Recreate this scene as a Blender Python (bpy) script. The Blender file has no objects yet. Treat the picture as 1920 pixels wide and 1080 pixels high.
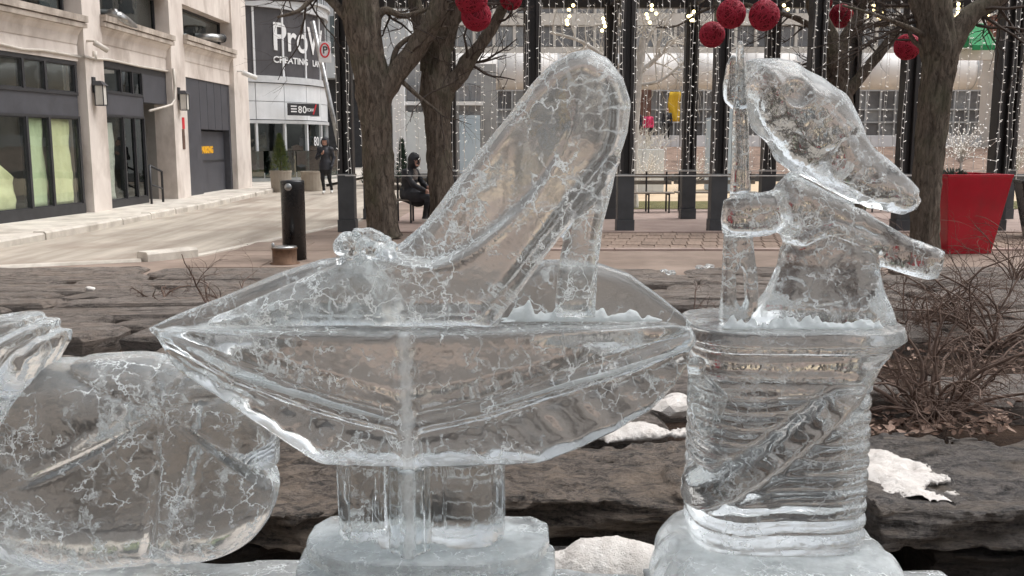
import bpy, bmesh, math, random
import numpy as np
from mathutils import Vector, Matrix, noise as mnoise

# ------------------------------------------------------------------ camera, world, sun, exposure
SC = bpy.context.scene
COL = SC.collection
FPX, HOR, CAMH = 1800.0, 268.0, 1.55          # focal length in photo pixels, horizon row, eye height
PITCH = math.atan((540.0 - HOR) / FPX)
cam_d = bpy.data.cameras.new('camera')
cam = bpy.data.objects.new('camera', cam_d)
COL.objects.link(cam)
cam.location = (0, 0, CAMH)
cam.rotation_euler = (math.pi / 2 - PITCH, 0, 0)
cam_d.sensor_width = 36.0
cam_d.lens = 36.0 * FPX / 1920.0
cam_d.clip_start = 0.05
cam_d.clip_end = 900.0
SC.camera = cam

SUN_EL, SUN_ROT = math.radians(62), math.radians(70)
world = bpy.data.worlds.new('World')
SC.world = world
world.use_nodes = True
wn = world.node_tree.nodes
wl = world.node_tree.links
wn.clear()
w_out = wn.new('ShaderNodeOutputWorld')
w_bg = wn.new('ShaderNodeBackground')
w_sky = wn.new('ShaderNodeTexSky')
w_sky.sky_type = 'NISHITA'
w_sky.sun_disc = False
w_sky.sun_elevation = SUN_EL
w_sky.sun_rotation = SUN_ROT
w_sky.air_density = 1.0
w_sky.dust_density = 4.0
w_sky.ozone_density = 1.0
w_hsv = wn.new('ShaderNodeHueSaturation')      # overcast: a grey sky
w_hsv.inputs['Saturation'].default_value = 0.2
wl.new(w_sky.outputs[0], w_hsv.inputs['Color'])
wl.new(w_hsv.outputs[0], w_bg.inputs['Color'])
w_bg.inputs['Strength'].default_value = 0.13
wl.new(w_bg.outputs[0], w_out.inputs['Surface'])

sun_d = bpy.data.lights.new('sun', 'SUN')
sun_d.energy = 1.3
sun_d.angle = math.radians(50)
sun_d.color = (1.0, 0.985, 0.965)
sun = bpy.data.objects.new('sun', sun_d)
COL.objects.link(sun)
sun.rotation_euler = (math.pi / 2 - SUN_EL, 0, math.pi - SUN_ROT)

SC.view_settings.view_transform = 'Standard'
SC.view_settings.look = 'None'
SC.view_settings.exposure = 0.5
SC.view_settings.gamma = 1.0
SC.render.engine = 'CYCLES'
SC.cycles.use_denoising = True
SC.cycles.use_adaptive_sampling = True
SC.cycles.adaptive_threshold = 0.03
SC.cycles.max_bounces = 14
SC.cycles.transmission_bounces = 12
SC.cycles.glossy_bounces = 4
SC.cycles.diffuse_bounces = 3
SC.cycles.transparent_max_bounces = 16
SC.cycles.sample_clamp_indirect = 8.0
SC.cycles.blur_glossy = 0.3

# ------------------------------------------------------------------ pixel helpers (photo pixel + real distance -> world point)
CP, SP = math.cos(PITCH), math.sin(PITCH)
def ray(px, py):
    a, b = (px - 960.0) / FPX, -(py - 540.0) / FPX
    return Vector((a, CP + b * SP, -SP + b * CP))
def atY(px, py, Y):
    d = ray(px, py); t = Y / d.y
    return Vector((d.x * t, Y, CAMH + d.z * t))
def atZ(px, py, z=0.0):
    d = ray(px, py); t = (z - CAMH) / d.z
    return Vector((d.x * t, d.y * t, z))
def atPlane(px, py, o, n):
    d = ray(px, py); c = Vector((0, 0, CAMH))
    t = (Vector(o) - c).dot(n) / d.dot(n)
    return c + d * t
def lin(r, g, b):
    f = lambda c: (c / 255 / 12.92) if c / 255 <= 0.04045 else ((c / 255 + 0.055) / 1.055) ** 2.4
    return (f(r), f(g), f(b))

# ------------------------------------------------------------------ objects
def tag(o, label=None, cat=None, group=None, kind=None):
    if label: o['label'] = label
    if cat: o['category'] = cat
    if group: o['group'] = group
    if kind: o['kind'] = kind
    return o
def thing(name, loc, label, cat, group=None):
    o = bpy.data.objects.new(name, None)
    COL.objects.link(o)
    o.location = loc
    o.empty_display_size = 0.1
    return tag(o, label, cat, group)
def wpos(o):
    p = Vector((0, 0, 0))
    while o is not None:
        p = p + o.location
        o = o.parent
    return p
def link(name, me, parent=None, world_coords=True):
    o = bpy.data.objects.new(name, me)
    COL.objects.link(o)
    if parent is not None:
        o.parent = parent
        if world_coords:
            q = parent
            p = Vector((0, 0, 0))
            while q is not None:
                p = p + q.location + q.matrix_parent_inverse.to_translation()
                q = q.parent
            o.matrix_parent_inverse = Matrix.Translation(-p)
    return o
def copy_tree(o, parent=None):
    c = o.copy()
    COL.objects.link(c)
    c.parent = parent
    for ch in o.children:
        copy_tree(ch, c)
    return c

class MB:
    """collects faces of one mesh"""
    def __init__(s):
        s.v, s.f, s.m = [], [], []
    def add(s, verts, faces, mi=0):
        n = len(s.v)
        s.v.extend([tuple(p) for p in verts])
        s.f.extend([tuple(i + n for i in f) for f in faces])
        s.m.extend([mi] * len(faces))
        return s
    def box(s, x0, x1, y0, y1, z0, z1, mi=0):
        v = [(x0, y0, z0), (x1, y0, z0), (x1, y1, z0), (x0, y1, z0), (x0, y0, z1), (x1, y0, z1), (x1, y1, z1), (x0, y1, z1)]
        return s.add(v, [(3, 2, 1, 0), (4, 5, 6, 7), (0, 1, 5, 4), (1, 2, 6, 5), (2, 3, 7, 6), (3, 0, 4, 7)], mi)
    def bbox(s, x0, x1, y0, y1, z0, z1, b=0.01, mi=0):
        """box with bevelled edges"""
        bm = bmesh.new()
        bmesh.ops.create_cube(bm, size=1)
        for v in bm.verts:
            v.co = Vector(((x0 + x1) / 2 + v.co.x * (x1 - x0), (y0 + y1) / 2 + v.co.y * (y1 - y0), (z0 + z1) / 2 + v.co.z * (z1 - z0)))
        bmesh.ops.bevel(bm, geom=bm.edges[:], offset=b, segments=2, affect='EDGES', profile=0.5)
        bm.verts.index_update()
        s.add([v.co[:] for v in bm.verts], [[v.index for v in f.verts] for f in bm.faces], mi)
        bm.free()
        return s
    def obox(s, o, ax, ay, az, mi=0):
        """box from a corner and three edge vectors"""
        o, ax, ay, az = Vector(o), Vector(ax), Vector(ay), Vector(az)
        v = [o, o + ax, o + ax + ay, o + ay, o + az, o + ax + az, o + ax + ay + az, o + ay + az]
        return s.add(v, [(3, 2, 1, 0), (4, 5, 6, 7), (0, 1, 5, 4), (1, 2, 6, 5), (2, 3, 7, 6), (3, 0, 4, 7)], mi)
    def tube(s, pts, rad, seg=8, caps=True, wob=0.0, wfreq=3.0, mi=0, ridge=0.0):
        pts = [Vector(p) for p in pts]
        n = len(pts)
        if not hasattr(rad, '__len__'): rad = [rad] * n
        t0 = (pts[1] - pts[0]).normalized()
        up = Vector((0, 0, 1)) if abs(t0.z) < 0.9 else Vector((1, 0, 0))
        nn = t0.cross(up).normalized()
        verts, faces = [], []
        for i, p in enumerate(pts):
            t = (pts[min(i + 1, n - 1)] - pts[max(i - 1, 0)]).normalized()
            nn = (nn - t * nn.dot(t))
            nn = nn.normalized() if nn.length > 1e-6 else t.orthogonal().normalized()
            bb = t.cross(nn)
            for k in range(seg):
                a = 2 * math.pi * k / seg
                d = nn * math.cos(a) + bb * math.sin(a)
                r = rad[i]
                if wob:
                    q = p + d * r
                    r *= 1 + wob * mnoise.noise(q * wfreq)
                if ridge:
                    q = Vector((d.x * 8, d.y * 8, (p.z + p.x) * 2.0))
                    r *= 1 + ridge * mnoise.noise(q * 1.4) + ridge * .5 * mnoise.noise(q * 3.1)
                verts.append(p + d * r)
        for i in range(n - 1):
            for k in range(seg):
                a, b = i * seg + k, i * seg + (k + 1) % seg
                faces.append((a, b, b + seg, a + seg))
        if caps:
            faces.append(tuple(range(seg - 1, -1, -1)))
            faces.append(tuple((n - 1) * seg + k for k in range(seg)))
        return s.add(verts, faces, mi)
    def lathe(s, prof, c=(0, 0, 0), seg=24, mi=0, sx=1.0, sy=1.0):
        verts, faces = [], []
        for r, z in prof:
            for k in range(seg):
                a = 2 * math.pi * k / seg
                verts.append((c[0] + r * sx * math.cos(a), c[1] + r * sy * math.sin(a), c[2] + z))
        n = len(prof)
        for i in range(n - 1):
            for k in range(seg):
                a, b = i * seg + k, i * seg + (k + 1) % seg
                faces.append((a, b, b + seg, a + seg))
        faces.append(tuple(range(seg - 1, -1, -1)))
        faces.append(tuple((n - 1) * seg + k for k in range(seg)))
        return s.add(verts, faces, mi)
    def prism(s, poly, z0, z1, mi=0):
        n = len(poly)
        v = [(p[0], p[1], z0) for p in poly] + [(p[0], p[1], z1) for p in poly]
        f = [tuple(range(n - 1, -1, -1)), tuple(range(n, 2 * n))] + [(i, (i + 1) % n, (i + 1) % n + n, i + n) for i in range(n)]
        return s.add(v, f, mi)
    def sphere(s, c, r, seg=12, rings=8, mi=0, sq=(1, 1, 1)):
        prof = []
        verts = [(c[0], c[1], c[2] - r * sq[2])]
        for i in range(1, rings):
            a = math.pi * i / rings - math.pi / 2
            for k in range(seg):
                b = 2 * math.pi * k / seg
                verts.append((c[0] + r * sq[0] * math.cos(a) * math.cos(b), c[1] + r * sq[1] * math.cos(a) * math.sin(b), c[2] + r * sq[2] * math.sin(a)))
        verts.append((c[0], c[1], c[2] + r * sq[2]))
        f = [(0, 1 + (k + 1) % seg, 1 + k) for k in range(seg)]
        for i in range(rings - 2):
            for k in range(seg):
                a, b = 1 + i * seg + k, 1 + i * seg + (k + 1) % seg
                f.append((a, b, b + seg, a + seg))
        l = len(verts) - 1
        o = 1 + (rings - 2) * seg
        f += [(l, o + k, o + (k + 1) % seg) for k in range(seg)]
        return s.add(verts, f, mi)
    def mesh(s, name, mats, smooth=False):
        me = bpy.data.meshes.new(name)
        me.from_pydata(s.v, [], s.f)
        if not isinstance(mats, (list, tuple)): mats = [mats]
        for m in mats: me.materials.append(m)
        if len(mats) > 1: me.polygons.foreach_set('material_index', s.m)
        if smooth: me.polygons.foreach_set('use_smooth', [True] * len(me.polygons))
        me.update()
        return me
    def build(s, name, mats, parent=None, smooth=False, world_coords=True):
        return link(name, s.mesh(name, mats, smooth), parent, world_coords)

def catmull(pts, rad, n):
    P = [Vector(p) for p in pts]; out, ro = [], []
    for i in range(len(P) - 1):
        p0, p1, p2, p3 = P[max(i - 1, 0)], P[i], P[i + 1], P[min(i + 2, len(P) - 1)]
        for k in range(n):
            t = k / n
            out.append(.5 * (2 * p1 + (p2 - p0) * t + (2 * p0 - 5 * p1 + 4 * p2 - p3) * t * t + (3 * p1 - p0 - 3 * p2 + p3) * t ** 3))
            ro.append(rad[i] + (rad[i + 1] - rad[i]) * t)
    out.append(P[-1]); ro.append(rad[-1])
    return out, ro
# ------------------------------------------------------------------ signed distance fields -> mesh (surface nets)
def mesh_from_field(name, F, org, h, mat):
    S = F < 0
    nx, ny, nz = F.shape
    cnt = np.zeros((nx - 1, ny - 1, nz - 1), np.int8)
    for i in (0, 1):
        for j in (0, 1):
            for k in (0, 1):
                cnt += S[i:nx - 1 + i, j:ny - 1 + j, k:nz - 1 + k]
    act = (cnt > 0) & (cnt < 8)
    ci, cj, ck = np.nonzero(act)
    acc = np.zeros((len(ci), 3)); num = np.zeros(len(ci))
    corners = [(0, 0, 0), (1, 0, 0), (0, 1, 0), (1, 1, 0), (0, 0, 1), (1, 0, 1), (0, 1, 1), (1, 1, 1)]
    for a in range(8):
        for b in range(a + 1, 8):
            A, B = corners[a], corners[b]
            if sum(abs(A[q] - B[q]) for q in range(3)) != 1: continue
            fa = F[ci + A[0], cj + A[1], ck + A[2]]
            fb = F[ci + B[0], cj + B[1], ck + B[2]]
            m = (fa < 0) != (fb < 0)
            t = np.where(m, fa / np.where(m, fa - fb, 1), 0)
            P = np.array(A)[None, :] + t[:, None] * (np.array(B) - np.array(A))[None, :]
            acc[m] += P[m]; num[m] += 1
    V = (np.stack([ci, cj, ck], 1) + acc / num[:, None]) * h + np.array(org)[None, :]
    idx = -np.ones(act.shape, np.int64)
    idx[ci, cj, ck] = np.arange(len(ci))
    quads = []
    for ax in range(3):
        sl0 = [slice(1, -1)] * 3; sl1 = [slice(1, -1)] * 3
        sl0[ax] = slice(0, -1); sl1[ax] = slice(1, None)
        a, b = S[tuple(sl0)], S[tuple(sl1)]
        e = np.nonzero(a != b)
        inside = a[e]
        p = [x + 1 for x in e]
        p[ax] = e[ax]
        u, w = (ax + 1) % 3, (ax + 2) % 3
        def cell(du, dw):
            q = [x.copy() for x in p]
            q[u] -= du; q[w] -= dw
            return idx[tuple(q)]
        q = np.stack([cell(1, 1), cell(0, 1), cell(0, 0), cell(1, 0)], 1)
        q[~inside] = q[~inside][:, ::-1]
        quads.append(q)
    Q = np.concatenate(quads)
    Q = Q[(Q >= 0).all(1)]
    me = bpy.data.meshes.new(name)
    me.vertices.add(len(V)); me.vertices.foreach_set('co', V.astype(np.float32).ravel())
    me.loops.add(len(Q) * 4); me.loops.foreach_set('vertex_index', Q.astype(np.int32).ravel())
    me.polygons.add(len(Q)); me.polygons.foreach_set('loop_start', np.arange(0, len(Q) * 4, 4, dtype=np.int32))
    me.polygons.foreach_set('use_smooth', np.ones(len(Q), bool))
    me.update(calc_edges=True)
    me.validate()
    for m in (mat if isinstance(mat, (list, tuple)) else [mat]): me.materials.append(m)
    return me
def field_grid(lo, hi, h):
    ax = [np.arange(lo[i] - 2 * h, hi[i] + 2.5 * h, h) for i in range(3)]
    X, Y, Z = np.meshgrid(*ax, indexing='ij', sparse=True)
    return X, Y, Z, (ax[0][0], ax[1][0], ax[2][0])
def poly_sd(X, Z, pts):
    """signed distance to a polygon in the x-z plane; X, Z broadcastable"""
    X, Z = np.broadcast_arrays(X, Z)
    d = np.full(X.shape, 1e9); s = np.zeros(X.shape, bool)
    n = len(pts)
    for i in range(n):
        ax_, az_ = pts[i]; bx, bz = pts[(i + 1) % n]
        ex, ez = bx - ax_, bz - az_
        wx, wz = X - ax_, Z - az_
        t = np.clip((wx * ex + wz * ez) / (ex * ex + ez * ez + 1e-12), 0, 1)
        d = np.minimum(d, (wx - ex * t) ** 2 + (wz - ez * t) ** 2)
        c = ((az_ <= Z) & (bz > Z)) | ((bz <= Z) & (az_ > Z))
        xi = ax_ + (Z - az_) / (ez if abs(ez) > 1e-12 else 1e-12) * ex
        s ^= c & (X < xi)
    d = np.sqrt(d)
    return np.where(s, -d, d)
def polyline_d(X, Z, pts):
    X, Z = np.broadcast_arrays(X, Z)
    d = np.full(X.shape, 1e9)
    for i in range(len(pts) - 1):
        ax_, az_ = pts[i]; bx, bz = pts[i + 1]
        ex, ez = bx - ax_, bz - az_
        wx, wz = X - ax_, Z - az_
        t = np.clip((wx * ex + wz * ez) / (ex * ex + ez * ez + 1e-12), 0, 1)
        d = np.minimum(d, (wx - ex * t) ** 2 + (wz - ez * t) ** 2)
    return np.sqrt(d)
def slab(d2, dy, r):
    """2-D distance d2 extruded to |y| field dy (already minus half width), edges rounded by r"""
    a, b = d2 + r, dy + r
    return np.sqrt(np.maximum(a, 0) ** 2 + np.maximum(b, 0) ** 2) + np.minimum(np.maximum(a, b), 0) - r
def chamfer(d2, dy, c, k=.006):
    """the same, edges cut off flat by c, as a chisel leaves them"""
    return smax(smax(d2, dy, k), (d2 + dy + c) * .7071, k)
def smin(a, b, k):
    h = np.clip(0.5 + 0.5 * (b - a) / k, 0, 1)
    return b + (a - b) * h - k * h * (1 - h)
def smax(a, b, k): return -smin(-a, -b, k)
def capsule(X, Y, Z, a, b, ra, rb=None):
    rb = ra if rb is None else rb
    ex, ey, ez = b[0] - a[0], b[1] - a[1], b[2] - a[2]
    L = ex * ex + ey * ey + ez * ez + 1e-12
    t = np.clip(((X - a[0]) * ex + (Y - a[1]) * ey + (Z - a[2]) * ez) / L, 0, 1)
    return np.sqrt((X - a[0] - ex * t) ** 2 + (Y - a[1] - ey * t) ** 2 + (Z - a[2] - ez * t) ** 2) - (ra + (rb - ra) * t)
def ellipsoid(X, Y, Z, c, r):
    k = np.sqrt(((X - c[0]) / r[0]) ** 2 + ((Y - c[1]) / r[1]) ** 2 + ((Z - c[2]) / r[2]) ** 2)
    return (k - 1) * min(r)
def waves(X, Y, Z, freq, seed, n=10, aniso=(1, 1, 1)):
    rs = np.random.RandomState(seed)
    out = 0
    for i in range(n):
        d = rs.normal(size=3); d /= np.linalg.norm(d)
        f = freq * (0.6 + 0.9 * rs.rand())
        out = out + np.sin(f * (d[0] * aniso[0] * X + d[1] * aniso[1] * Y + d[2] * aniso[2] * Z) + rs.rand() * 6.28)
    return out / math.sqrt(n)

# ------------------------------------------------------------------ materials
def nodes_of(name):
    m = bpy.data.materials.new(name)
    m.use_nodes = True
    nt = m.node_tree
    return m, nt, nt.nodes, nt.links, nt.nodes['Principled BSDF']
def mixrgb(nt, fac, a, b, mode='MIX'):
    n = nt.nodes.new('ShaderNodeMix'); n.data_type = 'RGBA'; n.blend_type = mode
    def put(sock, v):
        if hasattr(v, 'node'): nt.links.new(v, sock)
        elif isinstance(v, (int, float)): sock.default_value = v
        else: sock.default_value = (*v[:3], 1)
    put(n.inputs[0], fac); put(n.inputs[6], a); put(n.inputs[7], b)
    return n.outputs[2]
def ramp(nt, fac, stops):
    n = nt.nodes.new('ShaderNodeValToRGB')
    e = n.color_ramp.elements
    while len(e) < len(stops): e.new(0.5)
    for i, (p, c) in enumerate(stops):
        e[i].position = p
        e[i].color = (c, c, c, 1) if isinstance(c, (int, float)) else (*c, 1)
    nt.links.new(fac, n.inputs[0])
    return n.outputs[0]
def noise_tex(nt, vec, scale, detail=5, rough=0.55, dist=0.0):
    n = nt.nodes.new('ShaderNodeTexNoise')
    n.inputs['Scale'].default_value = scale
    n.inputs['Detail'].default_value = detail
    n.inputs['Roughness'].default_value = rough
    n.inputs['Distortion'].default_value = dist
    nt.links.new(vec, n.inputs['Vector'])
    return n
def coords(nt, scale=(1, 1, 1), rot=(0, 0, 0), kind='Object'):
    t = nt.nodes.new('ShaderNodeTexCoord')
    m = nt.nodes.new('ShaderNodeMapping')
    m.inputs['Scale'].default_value = scale
    m.inputs['Rotation'].default_value = rot
    nt.links.new(t.outputs[kind], m.inputs['Vector'])
    return m.outputs['Vector']
def math_node(nt, op, a, b=None, c=None):
    n = nt.nodes.new('ShaderNodeMath'); n.operation = op
    for i, v in enumerate((a, b, c)):
        if v is None: continue
        if hasattr(v, 'node'): nt.links.new(v, n.inputs[i])
        else: n.inputs[i].default_value = v
    return n.outputs[0]
def bump(nt, h, strength=0.3, dist=0.02, normal=None):
    n = nt.nodes.new('ShaderNodeBump')
    n.inputs['Strength'].default_value = strength
    n.inputs['Distance'].default_value = dist
    nt.links.new(h, n.inputs['Height'])
    if normal is not None: nt.links.new(normal, n.inputs['Normal'])
    return n.outputs[0]
def surf(name, col, col2=None, rough=0.7, metal=0.0, vs=3.0, var=0.25, stretch=(1, 1, 1), bs=40.0, bstr=0.25, bdist=0.01, spec=0.5, grime=None, grime_s=0.8, rvar=0.1, objrand=0.0):
    """general procedural surface: two-tone noise, fine relief, uneven gloss, optional grime patches"""
    m, nt, N, L, p = nodes_of(name)
    v = coords(nt, stretch)
    if col2 is None:
        col2 = tuple(min(1, c * (1 + var)) for c in col)
        col = tuple(c * (1 - var) for c in col)
    n1 = noise_tex(nt, v, vs, 8, 0.62, 0.3)
    c = mixrgb(nt, ramp(nt, n1.outputs[0], [(0.32, 0.0), (0.68, 1.0)]), col, col2)
    if grime is not None:
        n3 = noise_tex(nt, coords(nt, (1, 1, 0.6)), grime_s, 6, 0.6)
        c = mixrgb(nt, ramp(nt, n3.outputs[0], [(0.48, 0.0), (0.7, 0.75)]), c, grime)
    if objrand:
        oi = N.new('ShaderNodeObjectInfo')
        k = math_node(nt, 'MULTIPLY_ADD', oi.outputs['Random'], 2 * objrand, 1 - objrand)
        cc = N.new('ShaderNodeCombineColor')
        for i in range(3): L.new(k, cc.inputs[i])
        c = mixrgb(nt, 1.0, c, cc.outputs[0], 'MULTIPLY')
    L.new(c, p.inputs['Base Color'])
    p.inputs['Metallic'].default_value = metal
    p.inputs['Specular IOR Level'].default_value = spec
    n2 = noise_tex(nt, v, bs, 6, 0.6)
    rr = math_node(nt, 'MULTIPLY_ADD', n1.outputs[0], 2 * rvar, rough - rvar)
    L.new(rr, p.inputs['Roughness'])
    if bstr: L.new(bump(nt, n2.outputs[0], bstr, bdist), p.inputs['Normal'])
    return m
def emit(name, col, strength):
    m, nt, N, L, p = nodes_of(name)
    p.inputs['Base Color'].default_value = (*[min(1, c) for c in col], 1)
    p.inputs['Emission Color'].default_value = (*col, 1)
    p.inputs['Emission Strength'].default_value = strength
    m.cycles.emission_sampling = 'NONE'
    return m
def glass_pane(name, tint, gloss=0.12, rough=0.02):
    m, nt, N, L, p = nodes_of(name)
    N.remove(p)
    out = N['Material Output']
    tr = N.new('ShaderNodeBsdfTransparent'); tr.inputs[0].default_value = (*tint, 1)
    gl = N.new('ShaderNodeBsdfGlossy'); gl.inputs['Roughness'].default_value = rough
    gl.inputs[0].default_value = (0.9, 0.95, 0.95, 1)
    ge = N.new('ShaderNodeNewGeometry')
    dt = N.new('ShaderNodeVectorMath'); dt.operation = 'DOT_PRODUCT'
    L.new(ge.outputs['Incoming'], dt.inputs[0]); L.new(ge.outputs['Normal'], dt.inputs[1])
    cth = math_node(nt, 'SUBTRACT', 1.0, math_node(nt, 'ABSOLUTE', dt.outputs['Value']))
    f = math_node(nt, 'ADD', math_node(nt, 'MULTIPLY', math_node(nt, 'POWER', cth, 5.0), 0.9), gloss)
    mx = N.new('ShaderNodeMixShader')
    L.new(f, mx.inputs[0]); L.new(tr.outputs[0], mx.inputs[1]); L.new(gl.outputs[0], mx.inputs[2])
    n = noise_tex(nt, coords(nt), 1.5, 2)
    L.new(bump(nt, n.outputs[0], 0.05, 0.05), gl.inputs['Normal'])
    L.new(mx.outputs[0], out.inputs[0])
    return m
def ice(name, rough=0.16, crack=1.0, cscale=26.0, cth=0.035, cloud=0.25, tint=(0.89, 0.922, 0.93), relief=0.14, seed=0.0, frost=0.02, strip=None, sky_frost=0.2, dens=0.0):
    """clear ice: rough refraction with thermal cracks (white, shallow relief) and cloudy patches"""
    m, nt, N, L, p = nodes_of(name)
    out = N['Material Output']
    v = coords(nt)
    add = N.new('ShaderNodeVectorMath'); add.operation = 'ADD'; add.inputs[1].default_value = (seed, seed * 1.7, -seed)
    L.new(v, add.inputs[0]); v = add.outputs[0]
    # crack network: warped cell edges, broken up by patches
    w = noise_tex(nt, v, 30, 4, 0.6)
    ws = N.new('ShaderNodeVectorMath'); ws.operation = 'MULTIPLY_ADD'
    ws.inputs[1].default_value = (0.06, 0.06, 0.06); L.new(w.outputs['Color'], ws.inputs[0]); L.new(v, ws.inputs[2])
    def cells(scale, th, lo, hi, mscale):
        vo = N.new('ShaderNodeTexVoronoi'); vo.feature = 'DISTANCE_TO_EDGE'
        vo.inputs['Scale'].default_value = scale
        L.new(ws.outputs[0], vo.inputs['Vector'])
        line = ramp(nt, vo.outputs['Distance'], [(0.0, 1.0), (th * .5, 0.8), (th, 0.0)])
        pm = noise_tex(nt, v, mscale, 4, 0.65)
        msk = ramp(nt, pm.outputs[0], [(lo, 0.0), (hi, 1.0)])
        return math_node(nt, 'MULTIPLY', line, msk)
    c1 = cells(cscale, cth, 0.485 - dens, 0.56 - dens, 6.0)
    c2 = cells(cscale * 1.9, cth * 1.1, 0.575 - dens * .6, 0.64 - dens * .6, 8.0)
    br_ = noise_tex(nt, v, 38, 3, .6)
    cr = math_node(nt, 'MULTIPLY', math_node(nt, 'MULTIPLY', math_node(nt, 'MAXIMUM', c1, c2), ramp(nt, br_.outputs[0], [(.38, .3), (.52, 1.0)])), crack)
    # cloudy patches
    cn = noise_tex(nt, v, 7, 6, 0.6)
    cl = math_node(nt, 'MULTIPLY', ramp(nt, cn.outputs[0], [(0.45, 0.0), (0.75, 1.0)]), cloud)
    white = math_node(nt, 'MINIMUM', math_node(nt, 'ADD', math_node(nt, 'MAXIMUM', cr, cl), frost), 1.0)
    # faces that look up are whitened: sky light put into the colour, with frost
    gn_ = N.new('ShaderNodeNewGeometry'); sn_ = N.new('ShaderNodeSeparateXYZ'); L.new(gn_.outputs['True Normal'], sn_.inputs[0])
    pale_ = math_node(nt, 'MULTIPLY', ramp(nt, sn_.outputs[2], [(.2, 0.0), (.75, 1.0)]), math_node(nt, 'MULTIPLY', math_node(nt, 'ADD', cn.outputs[0], .5), sky_frost))
    white = math_node(nt, 'MINIMUM', math_node(nt, 'ADD', white, pale_), 1.0)
    if strip is not None:      # a frosted band down the sawn corner of the block: (x, half width, front y)
        sx_ = N.new('ShaderNodeSeparateXYZ'); tc_ = N.new('ShaderNodeTexCoord'); L.new(tc_.outputs['Object'], sx_.inputs[0])
        ns_ = noise_tex(nt, v, 45, 5, .65)
        dx_ = math_node(nt, 'ABSOLUTE', math_node(nt, 'SUBTRACT', sx_.outputs[0], strip[0]))
        dx_ = math_node(nt, 'MULTIPLY_ADD', ns_.outputs[0], strip[1] * 2.6, math_node(nt, 'SUBTRACT', dx_, strip[1] * 1.2))
        on_ = ramp(nt, math_node(nt, 'DIVIDE', dx_, strip[1] * 2), [(.2, .75), (.6, 0.0)])
        fr_ = math_node(nt, 'LESS_THAN', sx_.outputs[1], strip[2])
        white = math_node(nt, 'MAXIMUM', white, math_node(nt, 'MULTIPLY', math_node(nt, 'MULTIPLY', on_, fr_), math_node(nt, 'ADD', ns_.outputs[0], .35)))
    p.inputs['Base Color'].default_value = (*tint, 1)
    p.inputs['Transmission Weight'].default_value = 1.0
    p.inputs['IOR'].default_value = 1.31
    rn = noise_tex(nt, v, 12, 4)
    L.new(math_node(nt, 'MULTIPLY_ADD', rn.outputs[0], rough * 1.2, rough * 0.4), p.inputs['Roughness'])
    b1 = noise_tex(nt, v, 16, 3, 0.5)
    b2 = noise_tex(nt, v, 70, 3, 0.5)
    hb = math_node(nt, 'ADD', b1.outputs[0], math_node(nt, 'MULTIPLY', b2.outputs[0], 0.1))
    hb = math_node(nt, 'ADD', hb, math_node(nt, 'MULTIPLY', cr, 0.25))
    nb = bump(nt, hb, relief, 0.03)
    L.new(nb, p.inputs['Normal'])
    df = N.new('ShaderNodeBsdfDiffuse'); df.inputs[0].default_value = (0.88, 0.915, 0.925, 1)
    tl = N.new('ShaderNodeBsdfTranslucent'); tl.inputs[0].default_value = (0.88, 0.915, 0.925, 1)
    L.new(nb, df.inputs['Normal'])
    m1 = N.new('ShaderNodeMixShader'); m1.inputs[0].default_value = 0.45
    L.new(df.outputs[0], m1.inputs[1]); L.new(tl.outputs[0], m1.inputs[2])
    m2 = N.new('ShaderNodeMixShader')
    L.new(white, m2.inputs[0]); L.new(p.outputs[0], m2.inputs[1]); L.new(m1.outputs[0], m2.inputs[2])
    L.new(m2.outputs[0], out.inputs[0])
    return m

MAT = {}
# ------------------------------------------------------------------ palette
MAT['soil'] = surf('soil', lin(44, 34, 29), lin(84, 68, 57), 0.95, vs=9, bs=60, bstr=0.9, bdist=0.03, spec=0.15)
MAT['asphalt'] = surf('asphalt', lin(118, 106, 95), lin(160, 146, 130), 0.9, vs=0.7, stretch=(1, 0.35, 1), bs=120, bstr=0.2, spec=0.3)
MAT['road'] = surf('road_surface', lin(146, 136, 125), lin(196, 187, 174), 0.9, vs=1.6, stretch=(1.4, 0.16, 1), bs=90, bstr=0.2, grime=lin(138, 122, 110), grime_s=0.5, spec=0.3)
MAT['pavement'] = surf('pavement_slab', lin(128, 112, 101), lin(156, 139, 127), 0.85, vs=1.2, bs=80, bstr=0.25, grime=lin(106, 92, 82), grime_s=0.7, objrand=0.06, spec=0.35)
MAT['kerb'] = surf('kerb_stone', lin(190, 182, 172), lin(218, 211, 200), 0.9, vs=4, bs=70, bstr=0.5, grime=lin(150, 140, 128), grime_s=1.5, objrand=0.06)
MAT['paver'] = surf('clay_paver', lin(128, 110, 98), lin(166, 145, 130), 0.85, vs=5, bs=90, bstr=0.4, objrand=0.14)
MAT['pinkpave'] = surf('pinkish_paving', lin(150, 130, 122), lin(176, 156, 146), 0.85, vs=2, bs=80, bstr=0.2, objrand=0.05)
MAT['tanpave'] = surf('tan_paving', lin(196, 172, 142), lin(216, 194, 164), 0.85, vs=1, bs=60, bstr=0.15)

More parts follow.
